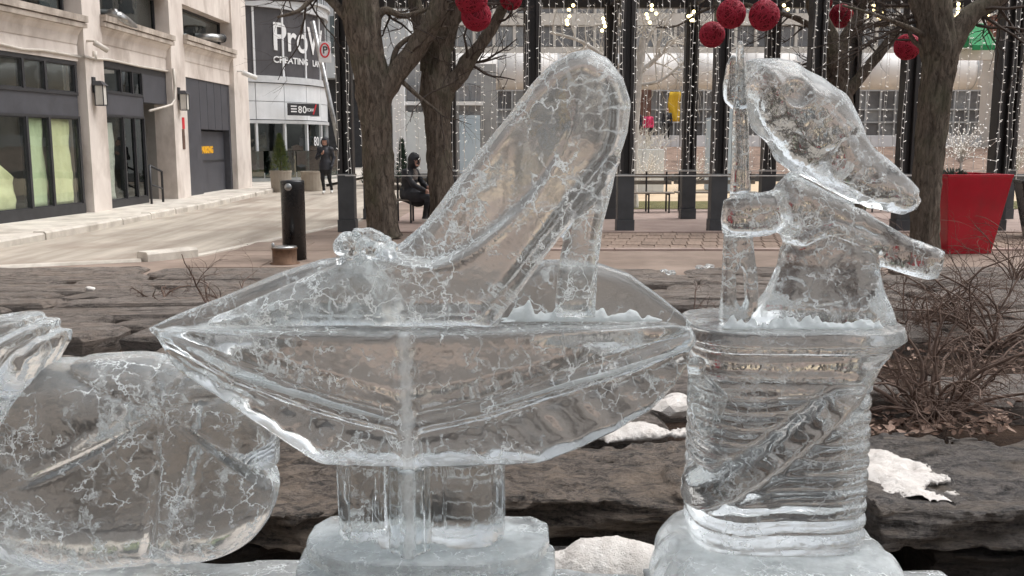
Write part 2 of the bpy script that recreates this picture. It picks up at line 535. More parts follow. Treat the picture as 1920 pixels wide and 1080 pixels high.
def slate(name, dark, mid, light, tan, scale=5.0, stretch=(1, 1.8, 7), objrand=0.12, rough=.5):
    """split slate: fine layered grain, broken light and dark patches, sharp relief"""
    m, nt, N, L, p = nodes_of(name)
    oi = N.new('ShaderNodeObjectInfo')
    sh = N.new('ShaderNodeVectorMath'); sh.operation = 'ADD'
    v0 = coords(nt, stretch)
    cx = N.new('ShaderNodeCombineXYZ'); L.new(math_node(nt, 'MULTIPLY', oi.outputs['Random'], 37.0), cx.inputs[0])
    L.new(v0, sh.inputs[0]); L.new(cx.outputs[0], sh.inputs[1]); v = sh.outputs[0]
    n1 = noise_tex(nt, v, scale, 14, 0.74, 0.7)
    n2 = noise_tex(nt, v, scale * .28, 6, 0.6, 1.0)
    n3 = noise_tex(nt, coords(nt), 70, 10, 0.75)
    mixv = math_node(nt, 'MULTIPLY_ADD', n3.outputs[0], 0.45, math_node(nt, 'MULTIPLY', n1.outputs[0], 0.55))
    col = ramp(nt, mixv, [(0.40, dark), (0.475, mid), (0.55, light), (0.64, mid)])
    col = mixrgb(nt, ramp(nt, n2.outputs[0], [(0.48, 0.0), (0.62, 0.8)]), col, tan)
    k = math_node(nt, 'MULTIPLY_ADD', oi.outputs['Random'], 2 * objrand, 1 - objrand)
    cc = N.new('ShaderNodeCombineColor')
    for i in range(3): L.new(k, cc.inputs[i])
    col = mixrgb(nt, 1.0, col, cc.outputs[0], 'MULTIPLY')
    vo = N.new('ShaderNodeTexVoronoi'); vo.feature = 'DISTANCE_TO_EDGE'; vo.inputs['Scale'].default_value = scale * .55
    wv = N.new('ShaderNodeVectorMath'); wv.operation = 'MULTIPLY_ADD'; wv.inputs[1].default_value = (.5, .5, .5)
    L.new(n1.outputs['Color'], wv.inputs[0]); L.new(v, wv.inputs[2]); L.new(wv.outputs[0], vo.inputs['Vector'])
    ck = ramp(nt, vo.outputs['Distance'], [(0.0, 0.0), (0.045, 1.0)])
    sp = math_node(nt, 'MULTIPLY', ramp(nt, n1.outputs[0], [(0.36, .55), (0.46, 1.0)]), math_node(nt, 'MULTIPLY_ADD', ck, .3, .7))
    cs_ = N.new('ShaderNodeCombineColor')
    for i in range(3): L.new(sp, cs_.inputs[i])
    col = mixrgb(nt, 1.0, col, cs_.outputs[0], 'MULTIPLY')
    L.new(col, p.inputs['Base Color'])
    L.new(math_node(nt, 'MULTIPLY_ADD', n1.outputs[0], 0.5, rough - .2), p.inputs['Roughness'])
    hh = math_node(nt, 'ADD', math_node(nt, 'ADD', n1.outputs[0], math_node(nt, 'MULTIPLY', n3.outputs[0], 0.4)), math_node(nt, 'MULTIPLY', ck, .25))
    L.new(bump(nt, hh, 1.0, 0.06), p.inputs['Normal'])
    return m
MAT['flag'] = slate('flagstone', lin(76, 69, 64), lin(128, 117, 109), lin(158, 147, 138), lin(146, 131, 119), 8.0)
MAT['rock'] = slate('grey_slate', lin(56, 51, 50), lin(104, 97, 93), lin(140, 131, 124), lin(144, 130, 116), 9.0)
MAT['rockbrown'] = slate('brown_slate', lin(58, 52, 47), lin(110, 99, 90), lin(156, 141, 128), lin(166, 147, 129), 10.0)
MAT['rockdark'] = slate('dark_slate', lin(26, 24, 23), lin(50, 45, 43), lin(74, 67, 63), lin(62, 54, 48), 5.0, rough=.45)  # darker slate for the lower rocks and the snow shelf
# ------------------------------------------------------------------ ground sheets
def sheet(name, poly, z, mat, parent=None):
    mb = MB(); mb.add([(x, y, z) for x, y in poly], [tuple(range(len(poly)))])
    o = mb.build(name, mat, parent)
    if parent is None: o['kind'] = 'structure'
    return o
sheet('ground', [(-400, -300), (400, -300), (400, 600), (-400, 600)], -0.012, MAT['asphalt'])

# bed height: stepped up behind the rock wall, falling away to the pavement
def bed_z(x, y):
    t = min(max((y - 3.3) / (11.4 - 3.3), 0), 1)
    return 0.43 * (1 - t) ** 1.15

# planting bed of soil
mb = MB()
nx_, ny_ = 90, 60
vs_, fs_ = [], []
for j in range(ny_ + 1):
    y = 2.95 + (11.9 - 2.95) * j / ny_
    for i in range(nx_ + 1):
        x = -6.6 + 16.6 * i / nx_
        z = bed_z(x, y) + 0.035 * mnoise.noise(Vector((x * 2.2, y * 2.2, 1))) + 0.02 * mnoise.noise(Vector((x * 7, y * 7, 4))) - 0.085
        if j in (ny_,) or i in (0, nx_): z = -0.03
        vs_.append((x, y, z))
for j in range(ny_):
    for i in range(nx_):
        a = j * (nx_ + 1) + i
        fs_.append((a, a + 1, a + nx_ + 2, a + nx_ + 1))
mb.add(vs_, fs_)
bed = mb.build('terrain', MAT['soil'], None, True)
bed['kind'] = 'structure'

# flagstones: rows of long split slabs laid on the bed, each its own piece
rs = random.Random(11)
def flagstone(cx, cy, lx, ly, thick, rot, parent, mat, tilt=0.02):
    """irregular split slab: uneven outline, chipped top edge"""
    n = 18
    ring = []
    for k in range(n):
        a = 2 * math.pi * (k + rs.uniform(-.3, .3)) / n
        ca, sa = math.cos(a), math.sin(a)
        e = 0.28
        rx = math.copysign(abs(ca) ** e, ca) * lx / 2
        ry = math.copysign(abs(sa) ** e, sa) * ly / 2
        j = 1 + rs.uniform(-.07, .05)
        ring.append((rx * j, ry * (1 + rs.uniform(-.13, .08))))
    cr, sr = math.cos(rot), math.sin(rot)
    z0 = bed_z(cx, cy)
    tx, ty = rs.uniform(-tilt, tilt), rs.uniform(-tilt, tilt)
    def P(x, y, dz):
        X, Y = cx + x * cr - y * sr, cy + x * sr + y * cr
        slope = (bed_z(cx, cy + 0.2) - bed_z(cx, cy - 0.2)) / 0.4
        return (X, Y, z0 + slope * 0.75 * (Y - cy) + tx * x + ty * y + dz)
    v, f = [], []
    levels = [(1.0, -0.12), (1.02, thick * 0.45), (0.985, thick * 0.85), (0.955, thick), (0.6, thick), (0.25, thick)]
    for q, (s_, dz) in enumerate(levels):
        for x, y in ring:
            jx = 1 + (rs.uniform(-.012, .012) if q in (1, 2) else 0)
            dd = rs.uniform(-.006, .008) if q >= 3 else 0
            v.append(P(x * s_ * jx, y * s_ * jx, dz + dd))
    for q in range(len(levels) - 1):
        for k in range(n):
            f.append((q * n + k, q * n + (k + 1) % n, (q + 1) * n + (k + 1) % n, (q + 1) * n + k))
    f.append(tuple(range((len(levels) - 1) * n, len(levels) * n)))
    mb = MB(); mb.add(v, f)
    o = mb.build('flagstone', mat, parent)
    return o
y = 3.62
row = 0
while y < 11.3:
    d = rs.uniform(0.38, 0.66) * (0.8 + 0.05 * y)
    xw = 0.62 * (y + d) + 1.2
    x = -min(xw, 6.2) + rs.uniform(-.5, .2)
    while x < min(xw, 9.2):
        l = rs.uniform(1.0, 2.3) * (0.75 + 0.06 * y)
        cx, cy = x + l / 2, y + d / 2
        # soil pockets left open, as in the photograph
        u = 960 + FPX * cx / cy
        gap = False
        if 300 < u < 520 and 4.1 < cy < 5.2: gap = True
        if u > 1580 and 3.55 < cy < 4.15: gap = True
        if u > 1560 and 5.0 < cy < 5.9 and rs.random() < .7: gap = True
        if u < 200 and 5.6 < cy < 6.2: gap = True
        if not gap:
            flagstone(cx, cy + rs.uniform(-.04, .04), l * rs.uniform(.9, .97), d * rs.uniform(.78, .93), rs.uniform(.04, .075), rs.uniform(-.05, .05) + (0.06 if cx < -1 else -0.01), bed, MAT['flag'])
        x += l
    y += d
    row += 1

# road along the shops, pavement round the bollard, brick band, pink paving
road = sheet('road', [(-8.2, 6), (-8.2, 60), (-2.9, 60), (-2.9, 19), (-4.2, 12.6), (-8, 10.6), (-12, 9.0), (-20, 7)], -0.004, MAT['road'])
pav = sheet('pavement', [(-14, 6.0), (-14, 9.1), (-8.0, 11.1), (-4.75, 12.6), (-4.25, 13.2), (-3.0, 19), (-2.7, 60), (60, 60), (60, 6)], 0.0, MAT['pavement'])
# square paving slabs near the bollard
rs = random.Random(4)
for r in range(7):
    for c in range(7):
        x0, y0 = -4.1 + c * 0.92 + r * .02, 11.95 + r * 0.62
        if x0 + .4 > 0.2 or x0 < -4.35 + (y0 - 13.2) * .21: continue
        MB().bbox(x0 + .008, x0 + .912, y0 + .008, y0 + .612, -.03, .008 + rs.uniform(0, .004), .004).build('paving_slab', MAT['pavement'], pav)
# light kerb edge between road and pavement: stones in a line
kpts = [(-12.4, 9.75), (-8.0, 11.2), (-4.9, 12.62), (-4.42, 13.25), (-3.15, 19.0), (-2.85, 32.0)]
def stones_along(pts, width, z0, z1, length, name, mat, parent, gap=0.012, seed=1):
    r_ = random.Random(seed)
    for i in range(len(pts) - 1):
        a, b = Vector((*pts[i], 0)), Vector((*pts[i + 1], 0))
        d = b - a; L_ = d.length; d.normalize()
        nrm = Vector((-d.y, d.x, 0))
        k = max(1, round(L_ / length))
        for q in range(k):
            p0 = a + d * (L_ * q / k + gap)
            l = L_ / k - 2 * gap
            jz = r_.uniform(-.008, .008); jn = r_.uniform(-.012, .012)
            o = p0 + nrm * (jn - width / 2)
            bm = MB()
            # chamfered kerb profile swept along
            pr = [(0, z0), (width, z0), (width, z1 - .03 + jz), (width - .03, z1 + jz), (.03, z1 + jz), (0, z1 - .03 + jz)]
            v = [o + nrm * u + Vector((0, 0, w)) for u, w in pr] + [o + d * l + nrm * u + Vector((0, 0, w)) for u, w in pr]
            n = len(pr)
            f = [tuple(range(n)), tuple(range(2 * n - 1, n - 1, -1))] + [(i_, i_ + n, (i_ + 1) % n + n, (i_ + 1) % n) for i_ in range(n)]
            bm.add(v, f); bm.build(name, mat, parent)
stones_along(kpts[2:4], .26, -.05, .13, .7, 'kerb_stone', MAT['kerb'], pav)
stones_along(kpts[3:], .14, -.05, .012, 1.4, 'kerb_stone', MAT['kerb'], pav, seed=3)
stones_along(kpts[:3], .18, -.05, .03, 1.5, 'kerb_stone', MAT['kerb'], pav, seed=4)
# brick band in front of the light posts: each paver a piece (skewed bond)
rs = random.Random(8)
pw, pd = .235, .5
base = MB().bbox(-.5, .5, -.5, .5, -.5, .5, .03).mesh('paver', MAT['paver'])
for r in range(5):
    for c in range(46):
        x0 = -2.1 + c * pw + r * .11
        y0 = 14.05 + r * pd
        if x0 > 9: continue
        u = 960 + FPX * x0 / y0
        if u < 820: continue
        o = link('paver', base, pav, True)
        o.location = (x0 + pw / 2, y0 + pd / 2, -.01 + rs.uniform(-.003, .004))
        o.scale = (pw - .022, pd - .03, .05)
        o.rotation_euler = (0, 0, -.14 + rs.uniform(-.02, .02))
# stone edging strips either side of the brick band
for y0 in (13.86, 16.62):
    for c in range(9):
        MB().bbox(-2.4 + c * 1.3, -2.4 + c * 1.3 + 1.285, y0, y0 + .17, -.03, .03, .008).build('edging_stone', MAT['pinkpave'], pav)
far_plaza = sheet('plaza_floor', [(-2.4, 16.9), (40, 16.9), (40, 23), (-2.3, 23)], .006, MAT['pinkpave'])
sheet('rink_floor', [(-1.5, 25.6), (60, 25.6), (60, 60), (-1.5, 60)], .012, MAT['tanpave'])

# ------------------------------------------------------------------ rock ledge behind the sculptures
def rock_field(name, lo, hi, h, mat, seed, strata=.016, parent=None):
    X, Y, Z, org = field_grid((lo[0] - .1, lo[1] - .1, lo[2] - .1), (hi[0] + .1, hi[1] + .1, hi[2] + .1), h)
    c = [(a + b) / 2 for a, b in zip(lo, hi)]; e = [(b - a) / 2 for a, b in zip(lo, hi)]
    und = .035 * waves(X, 0 * Y, 0 * Z, 6, seed + 5, 5) + .02 * waves(X, 0 * Y, 0 * Z, 22, seed + 6, 6)
    qx, qy, qz = np.abs(X - c[0]) - e[0], np.abs(Y - c[1] + und) - e[1], np.abs(Z - c[2]) - e[2]
    zz = Z + .012 * waves(X, Y, 0 * Z, 7, seed + 9, 6)
    # broken layers: every thin layer steps back or forward by its own amount, plates flaked off the top
    st = np.floor(zz / .03)
    step = .03 * np.sin(st * 12.9898 + seed) + .022 * np.sin(st * 4.7 + X * 9 + seed)
    plate = np.floor(2.2 * waves(X, Y, 0 * Z, 5.5, seed + 3, 7)) * .012 + np.floor(1.6 * waves(X, Y, 0 * Z, 13, seed + 4, 7)) * .006
    f = np.maximum(np.maximum(qx, qy + step), qz + plate * (Z > c[2]))
    rg = 1 - np.abs(waves(X, Y, zz, 26, seed, 8, (1, 1, 3)))
    f = f + .006 * rg + .005 * waves(X, Y, zz, 60, seed + 2, 10, (1, 1, 2)) + np.random.RandomState(seed).normal(0, h * .1, np.broadcast(X, Y, Z).shape)
    me = mesh_from_field(name, f, org, h, mat)
    me.polygons.foreach_set('use_smooth', np.zeros(len(me.polygons), bool))
    return link(name, me, parent)
for (lo_, hi_, h_, mt, sd, lb) in (
        ((-1.35, 2.80, .33), (.80, 3.5, .465), .012, 'rockbrown', 3, 'long brown slate slab lying behind the cushion pedestal'),
        ((-1.35, 2.88, -.02), (.82, 3.4, .31), .02, 'rockdark', 14, 'dark rock face under the long brown slab'),
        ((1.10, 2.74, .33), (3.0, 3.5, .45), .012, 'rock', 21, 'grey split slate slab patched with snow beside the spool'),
        ((1.30, 2.84, -.02), (3.05, 3.4, .31), .02, 'rockdark', 33, 'dark upright stone under the snowy grey slab'),
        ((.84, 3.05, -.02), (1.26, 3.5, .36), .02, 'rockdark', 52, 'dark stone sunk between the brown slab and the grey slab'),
        ((-3.2, 2.85, -.02), (-1.42, 3.5, .45), .02, 'rockbrown', 41, 'brown slate slab behind the ice pumpkin')):
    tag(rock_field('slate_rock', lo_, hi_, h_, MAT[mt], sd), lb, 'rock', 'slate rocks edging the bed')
# ------------------------------------------------------------------ ice sculptures
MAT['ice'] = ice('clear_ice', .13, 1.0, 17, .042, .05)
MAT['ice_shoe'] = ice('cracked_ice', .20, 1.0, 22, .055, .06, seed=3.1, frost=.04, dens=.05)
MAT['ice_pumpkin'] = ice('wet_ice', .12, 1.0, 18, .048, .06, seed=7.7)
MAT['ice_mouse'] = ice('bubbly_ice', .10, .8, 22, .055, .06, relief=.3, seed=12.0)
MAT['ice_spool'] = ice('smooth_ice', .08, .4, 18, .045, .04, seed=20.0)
MAT['ice_base'] = ice('frosted_ice', .07, .9, 20, .05, .55, seed=5.0, frost=.03, relief=.3, sky_frost=.26)
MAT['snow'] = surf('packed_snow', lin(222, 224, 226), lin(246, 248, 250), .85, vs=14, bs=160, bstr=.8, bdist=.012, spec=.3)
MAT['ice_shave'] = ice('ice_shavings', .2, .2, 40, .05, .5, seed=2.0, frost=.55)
MAT['oldsnow'] = surf('grainy_snow', lin(206, 198, 191), lin(236, 231, 226), .9, vs=22, bs=200, bstr=.7, bdist=.012, spec=.3)

def px2(pts, Y):
    return [(lambda p: (p.x, p.z))(atY(u, v, Y)) for u, v in pts]
def bounds(polys, y0, y1, pad=.02):
    xs = [p[0] for q in polys for p in q]; zs = [p[1] for q in polys for p in q]
    return (min(xs) - pad, y0 - pad, min(zs) - pad), (max(xs) + pad, y1 + pad, max(zs) + pad)
def sculpt(name, f, org, h, mat, parent):
    return link(name, mesh_from_field(name, f, org, h, mat), parent)

# ---- long ice footing and ledges everything stands on
YF = 1.965
Z_SLAB = .575
foot = thing('ice_footing', (0, 1.95, .40), 'long low ledge of frosted ice under all the sculptures', 'ice ledge')
cuts = [(-1.35, -.455), (-.45, .30), (.305, 1.0)]
for i, (a, b) in enumerate(cuts):
    X, Y, Z, org = field_grid((a, 1.6, .38), (b, 2.3, .6), .012)
    yb = 2.16 if i == 0 else 2.105
    f = np.maximum(np.maximum(np.abs(X - (a + b) / 2) - (b - a) / 2, np.abs(Y - (1.64 + yb) / 2) - (yb - 1.64) / 2), np.abs(Z - .485) - (Z_SLAB - .485))
    f = f + .004 * waves(X, Y, Z, 22, 3 + i, 8)
    sculpt('ice_block', f, org, .012, MAT['ice_base'], foot)
MAT['bench_stone'] = surf('footing_stone', lin(90, 84, 80), lin(120, 112, 106), .9, vs=4, bs=50, bstr=.6)
o = MB().bbox(-1.7, 1.35, 1.62, 2.2, -.01, .385, .02).build('stone_bench', MAT['bench_stone'])
tag(o, 'low grey stone bench carrying the ice ledge', 'bench')

# ---- cushion on a fluted pedestal
ped = thing('ice_pedestal', (atY(765, 1040, YF).x, YF, Z_SLAB), 'ice cushion with pinched corners and tassel on a fluted pedestal', 'ice sculpture')
zr = atY(755, 622, 1.86).z                       # rim height
L_, R_ = atY(280, 622, YF).x, atY(1302, 612, YF).x
xc = atY(762, 700, 1.86).x
h = .0062
zb_ = atY(760, 872, 1.9).z                        # where the cushion meets the pedestal
lo_poly = px2([(278, 612), (300, 650), (340, 690), (400, 726), (470, 768), (540, 812), (590, 842), (640, 868), (950, 872), (1020, 852), (1090, 826), (1150, 800), (1220, 762), (1262, 722), (1290, 680), (1310, 640), (1302, 604)], YF)
X, Y, Z, org = field_grid((L_ - .03, 1.82, zb_ - .03), (R_ + .03, 2.12, zr + .17), h)
d2 = poly_sd(X, Z, lo_poly)
# plan: a diamond with its corner to the viewer; left and right corners pinched
span = np.where(X < xc, xc - L_, R_ - xc)
u = np.clip(np.abs(X - xc) / span, 0, 1)
tz = np.clip((zr - Z) / (zr - zb_), 0, 1)
hw_f = (.128 * (1 - u) ** .8) * (1 - .42 * tz) + .012
body = smax(d2, -(Y - (YF - hw_f)), .012)
body = smax(body, (Y - (YF + hw_f * 1.0)), .012)
body = smax(body, Z - zr + .012 * np.clip(1 - u * 6, 0, 1) * 0, .008)
# welt: raised cord along the lower seam, plus draped pleats below it
welt = px2([(300, 640), (430, 702), (560, 745), (660, 772), (755, 792)], 1.9) + px2([(770, 792), (900, 768), (1040, 728), (1180, 690), (1300, 648)], 1.9)
dw = polyline_d(X, Z, welt)
body = body - .011 * np.exp(-(dw / .011) ** 2) + .007 * np.exp(-((dw - .026) / .012) ** 2)
zw = np.interp(X.ravel(), [p[0] for p in welt], [p[1] for p in welt]).reshape(X.shape)
below = np.clip((zw - Z) / .03, 0, 1)
side = np.where(X < xc, 1.0, -1.0)
pl = np.sin((X * 1.0 - side * (Z - zr) * .9) * 62)
body = body - .005 * below * np.maximum(pl, -.3) * np.clip(u * 4 - .25, 0, 1) * np.clip((-d2 - .012) / .03, 0, 1)
body = body + .0009 * waves(X, Y, Z, 40, 5, 8)
# front ridge: a soft vertical bead
body = smin(body, np.maximum(np.sqrt((X - xc) ** 2 + (Y - (YF - .128 + .045 * tz)) ** 2) - .018 - .002 * np.sin(Z * 60) - .002 * np.sin(Z * 143), np.maximum(Z - zr, zb_ - Z)), .012)
# puffed back half of the cushion rising behind the slipper
dome = px2([(278, 614), (330, 590), (430, 551), (520, 512), (600, 487), (650, 480), (720, 505), (780, 580), (930, 590), (975, 505), (1015, 487), (1075, 487), (1120, 492), (1180, 513), (1235, 553), (1275, 585), (1302, 608), (1290, 640), (300, 640)], 2.03)
dd = poly_sd(X, Z, dome)
hwd = .05 * np.clip(1 - u, 0, 1) ** .5 + .008
back = chamfer(dd, np.abs(Y - 2.028) - hwd, .65 * hwd, .004)
body = smin(body, back, .012)
body = smax(body, zb_ - Z, .004)
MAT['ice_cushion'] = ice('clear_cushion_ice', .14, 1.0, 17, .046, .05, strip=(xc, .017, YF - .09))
sculpt('cushion', body, org, h, MAT['ice_cushion'], ped)

# frosted bead down the front corner and frosted cord along the seams
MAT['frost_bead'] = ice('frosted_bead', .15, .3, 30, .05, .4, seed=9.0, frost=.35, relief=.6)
def seam(pxs, r):
    P = []
    for (u_, v_) in pxs:
        p = atY(u_, v_, 1.9)
        s_ = (xc - L_) if p.x < xc else (R_ - xc)
        uu = min(1, abs(p.x - xc) / s_)
        tzz = min(1, max(0, (zr - p.z) / (zr - zb_)))
        yy = YF - ((.128 * (1 - uu) ** .8) * (1 - .42 * tzz) + .012) - .008
        q = atY(u_, v_, yy); P.append(q)
    a_, b_ = catmull(P, r, 6)
    MB().tube(a_, b_, 8, True, .3, 70).build('seam_cord', MAT['frost_bead'], ped, True)
seam([(432, 702), (500, 722), (570, 742), (650, 766), (720, 784)], [.002, .006, .008, .006, .002])
seam([(905, 768), (980, 746), (1060, 722), (1150, 698), (1230, 672), (1290, 652)], [.001, .003, .005, .006, .005, .003])
# pedestal column: bundled flutes with a notched corner
zp0 = Z_SLAB + .128
X, Y, Z, org = field_grid((xc - .22, 1.80, zp0), (xc + .24, 2.12, zb_), .006)
def vcyl(px, Y0, r, ry=None):
    x0 = atY(px, 940, Y0).x
    return np.sqrt((X - x0) ** 2 + ((Y - Y0) * (1 if ry is None else r / ry)) ** 2) - r
col = smin(vcyl(680, 1.99, .052), vcyl(735, 1.955, .035), .006)
for pxx, yy, r in ((722, 1.92, .012), (742, 1.895, .012), (764, 1.872, .016), (784, 1.888, .012), (800, 1.905, .011)):
    col = smin(col, vcyl(pxx, yy, r), .003)
col = smin(col, vcyl(875, 2.0, .084, .095), .004)
col = smin(col, np.maximum(np.abs(X - (xc + .01)) - .09, np.abs(Y - 2.0) - .06), .01)
for pxx, yy in ((655, 1.95), (684, 1.938), (828, 1.925), (932, 1.93)):
    col = smax(col, -(vcyl(pxx, yy, .0075)), .004)
ang = np.arctan2(Y - 1.98, X - xc)
col = col + .002 * np.sin(ang * 22) + .001 * waves(X, Y, Z, 50, 8, 6)
col = np.maximum(np.maximum(col, Z - zb_ + .002), zp0 + .002 - Z)
sculpt('column', col, org, .006, MAT['ice_cushion'], ped)
# base: two tiers, the upper one rounded at the front
def tier(name, x0, x1, y0, y1, z0, z1, ex, rr, mat, seed):
    X, Y, Z, org = field_grid((x0, y0, z0), (x1, y1, z1), .0065)
    cx, rx = (x0 + x1) / 2, (x1 - x0) / 2
    yb = y1 - (y1 - y0) * .36
    q = np.maximum(yb - Y, 0) / (yb - y0)
    k = (np.abs(X - cx) / rx) ** ex + q ** 2.2
    g = (k ** (1 / 2.2) - 1) * .12
    cut = np.abs(X - cx) * .8 + (Y - y1) * .62 - rx * .8 + .028
    g = np.maximum(np.maximum(g, Y - y1), cut)
    f = slab(g, np.abs(Z - (z0 + z1) / 2) - (z1 - z0) / 2, rr) + .0015 * waves(X, Y, Z, 40, seed, 8)
    return sculpt(name, f, org, .0065, mat, ped)
bx0, bx1 = atY(560, 1000, 1.97).x, atY(1034, 1000, 1.97).x
tier('base_plate', bx0 + .012, bx1 - .006, 1.845, 2.105, Z_SLAB + .088, Z_SLAB + .128, 3.2, .006, MAT['ice_base'], 6)
tier('base_neck', bx0 + .03, bx1 - .024, 1.865, 2.098, Z_SLAB + .080, Z_SLAB + .086, 3.2, .001, MAT['ice_base'], 9)
tier('base_step', bx0 - .008, bx1 + .012, 1.80, 2.1, Z_SLAB + .002, Z_SLAB + .078, 3.6, .01, MAT['ice_base'], 7)
# tassel hanging off the cushion corner
X, Y, Z, org = field_grid((R_ - .04, 1.88, zr - .26), (R_ + .12, 2.0, zr + .02), .006)
ts = None
tp = atY(1302, 640, 1.95)
for a in range(7):
    e = atY(1318 + a * 8, 826 - abs(a - 2.5) * 14, 1.945)
    m1 = atY(1298 + a * 13.5, 720, 1.94)
    c = smin(capsule(X, Y, Z, (tp.x, 1.95, tp.z), (m1.x, 1.935, m1.z), .006, .0075), capsule(X, Y, Z, (m1.x, 1.935, m1.z), (e.x, 1.945, e.z), .0075, .004), .003)
    ts = c if ts is None else smin(ts, c, .002)
ts = smin(ts, ellipsoid(X, Y, Z, (tp.x + .012, 1.945, tp.z - .008), (.026, .018, .022)), .006)
ts = np.maximum(ts, -(X - R_ + .012))
sculpt('tassel', ts + .001 * waves(X, Y, Z, 60, 4, 6), org, .005, MAT['ice_spool'], ped)

# ---- slipper
YS = 1.905
sh = thing('ice_slipper', (atY(700, 605, YS).x, YS, zr), 'ice high-heeled slipper with a rosette on its toe, resting on the ice cushion', 'ice sculpture')
far = px2([(395, 606), (400, 596), (440, 578), (500, 552), (560, 525), (620, 500), (680, 478), (745, 452), (790, 414), (840, 350), (890, 282), (940, 218), (990, 160), (1035, 118), (1075, 98), (1105, 94), (1140, 112), (1166, 148), (1180, 195), (1176, 250), (1160, 300), (1120, 350), (1060, 425), (1010, 490), (970, 545), (940, 585), (918, 606)], YS)
near = px2([(395, 606), (402, 594), (440, 578), (500, 552), (560, 526), (620, 502), (680, 486), (735, 482), (770, 492), (810, 496), (850, 486), (895, 460), (940, 424), (985, 384), (1025, 336), (1055, 282), (1080, 220), (1098, 160), (1112, 118), (1140, 116), (1164, 150), (1178, 200), (1174, 252), (1158, 300), (1120, 350), (1060, 425), (1010, 490), (970, 545), (940, 585), (918, 606)], YS)
heel = px2([(1168, 240), (1164, 290), (1150, 350), (1132, 420), (1120, 500), (1114, 592), (1042, 592), (1046, 520), (1056, 440), (1064, 400), (1100, 330), (1130, 270)], YS)
h = .0058
lo, hi = bounds([far], 1.83, 1.975)
X, Y, Z, org = field_grid(lo, hi, h)
df_, dn_, dh_ = poly_sd(X, Z, far), poly_sd(X, Z, near), poly_sd(X, Z, heel)
zt = np.clip((Z - zr) / .55, 0, 1)
xa, xb = atY(940, 300, YS).x, atY(1090, 300, YS).x
fade = 1 - np.clip((X - xa) / (xb - xa), 0, 1)
fade = fade * fade * (3 - 2 * fade)
rc = np.clip(dn_ / .014, 0, 1)
yfront = YS - (.06 - .008 * zt) + .058 * (rc * rc * (3 - 2 * rc)) * fade
low = np.clip((Z - (atY(960, 560, YS).z + (X - atY(960, 560, YS).x) * 1.22) + .05) / .1, 0, 1)      # the sole edge stays crisp, the top is bevelled
f = chamfer(df_, np.maximum(yfront - Y, Y - (YS + .057)), .008 + .024 * low)
f = smin(f, chamfer(dh_, np.abs(Y - YS) - .036, .022), .008)
# quarter seam and sole edge
sole = px2([(395, 600), (600, 601), (915, 600), (975, 530), (1060, 415), (1150, 302)], YS)
ds = polyline_d(X, Z, sole)
f = f - .003 * np.exp(-((ds - .006) / .007) ** 2) + .0015 * np.exp(-((ds - .022) / .006) ** 2)
tl_ = px2([(745, 484), (790, 496), (850, 487), (895, 461), (940, 425), (985, 385), (1025, 337), (1055, 283), (1080, 220), (1098, 160)], YS)
f = f - .004 * np.exp(-((polyline_d(X, Z, tl_) - .004) / .006) ** 2) * (Y < YS + .01) * fade
f = f + .0013 * waves(X, Y, Z, 26, 17, 8) + .0004 * waves(X, Y, Z, 90, 18, 8)
f = np.maximum(f, zr + .003 - Z)
shoe_org, shoe_f = org, f
sculpt('shoe_body', f, org, h, MAT['ice_shoe'], sh)
# rosette, cut away where the shoe already is
X, Y, Z, org2 = field_grid((atY(615, 500, 1.9).x, 1.80, atY(600, 520, 1.9).z), (atY(750, 500, 1.9).x, 1.97, atY(600, 420, 1.9).z), .004)
rz = None
rsn = np.random.RandomState(5)
for (u_, v_) in ((640, 462), (652, 448), (670, 440), (690, 437), (706, 446), (722, 452), (735, 466), (640, 480), (660, 470), (684, 462), (704, 470), (724, 478), (650, 492), (672, 488), (695, 488), (660, 458), (712, 458)):
    c = atY(u_, v_, 1.885 + rsn.uniform(-.028, .028))
    r = rsn.uniform(.013, .019)
    e = ellipsoid(X, Y, Z, c, (r * rsn.uniform(.8, 1.4), r, r * rsn.uniform(.7, 1.1)))
    rz = e if rz is None else smin(rz, e, .004)
xi = [np.clip(np.round((a.ravel() - shoe_org[i]) / .0058).astype(int), 0, shoe_f.shape[i] - 1) for i, a in enumerate((X, Y, Z))]
sf = shoe_f[np.ix_(*xi)]
rz = np.maximum(rz, -(sf - .002))
sculpt('rosette', rz, org2, .004, MAT['ice_mouse'], sh)

# ---- pumpkin
YP = 2.115
pk = thing('ice_pumpkin', (atY(225, 1050, YP).x, YP, Z_SLAB), 'ribbed ice pumpkin with a thick stem, standing beside the cushion pedestal', 'ice sculpture')
pc = atY(215, 862, YP)
rx, ry, rzz = .365, .15, .238
X, Y, Z, org = field_grid((pc.x - rx - .03, YP - ry - .04, Z_SLAB), (pc.x + rx + .03, YP + ry + .04, pc.z + rzz + .06), .0068)
dx, dy, dz = (X - pc.x) / rx, (Y - YP) / ry, (Z - pc.z) / rzz
pn = 3.0
k = (np.abs(dx) ** pn + np.abs(dy) ** pn + np.abs(dz) ** pn) ** (1 / pn)
f = (k - 1) * .17
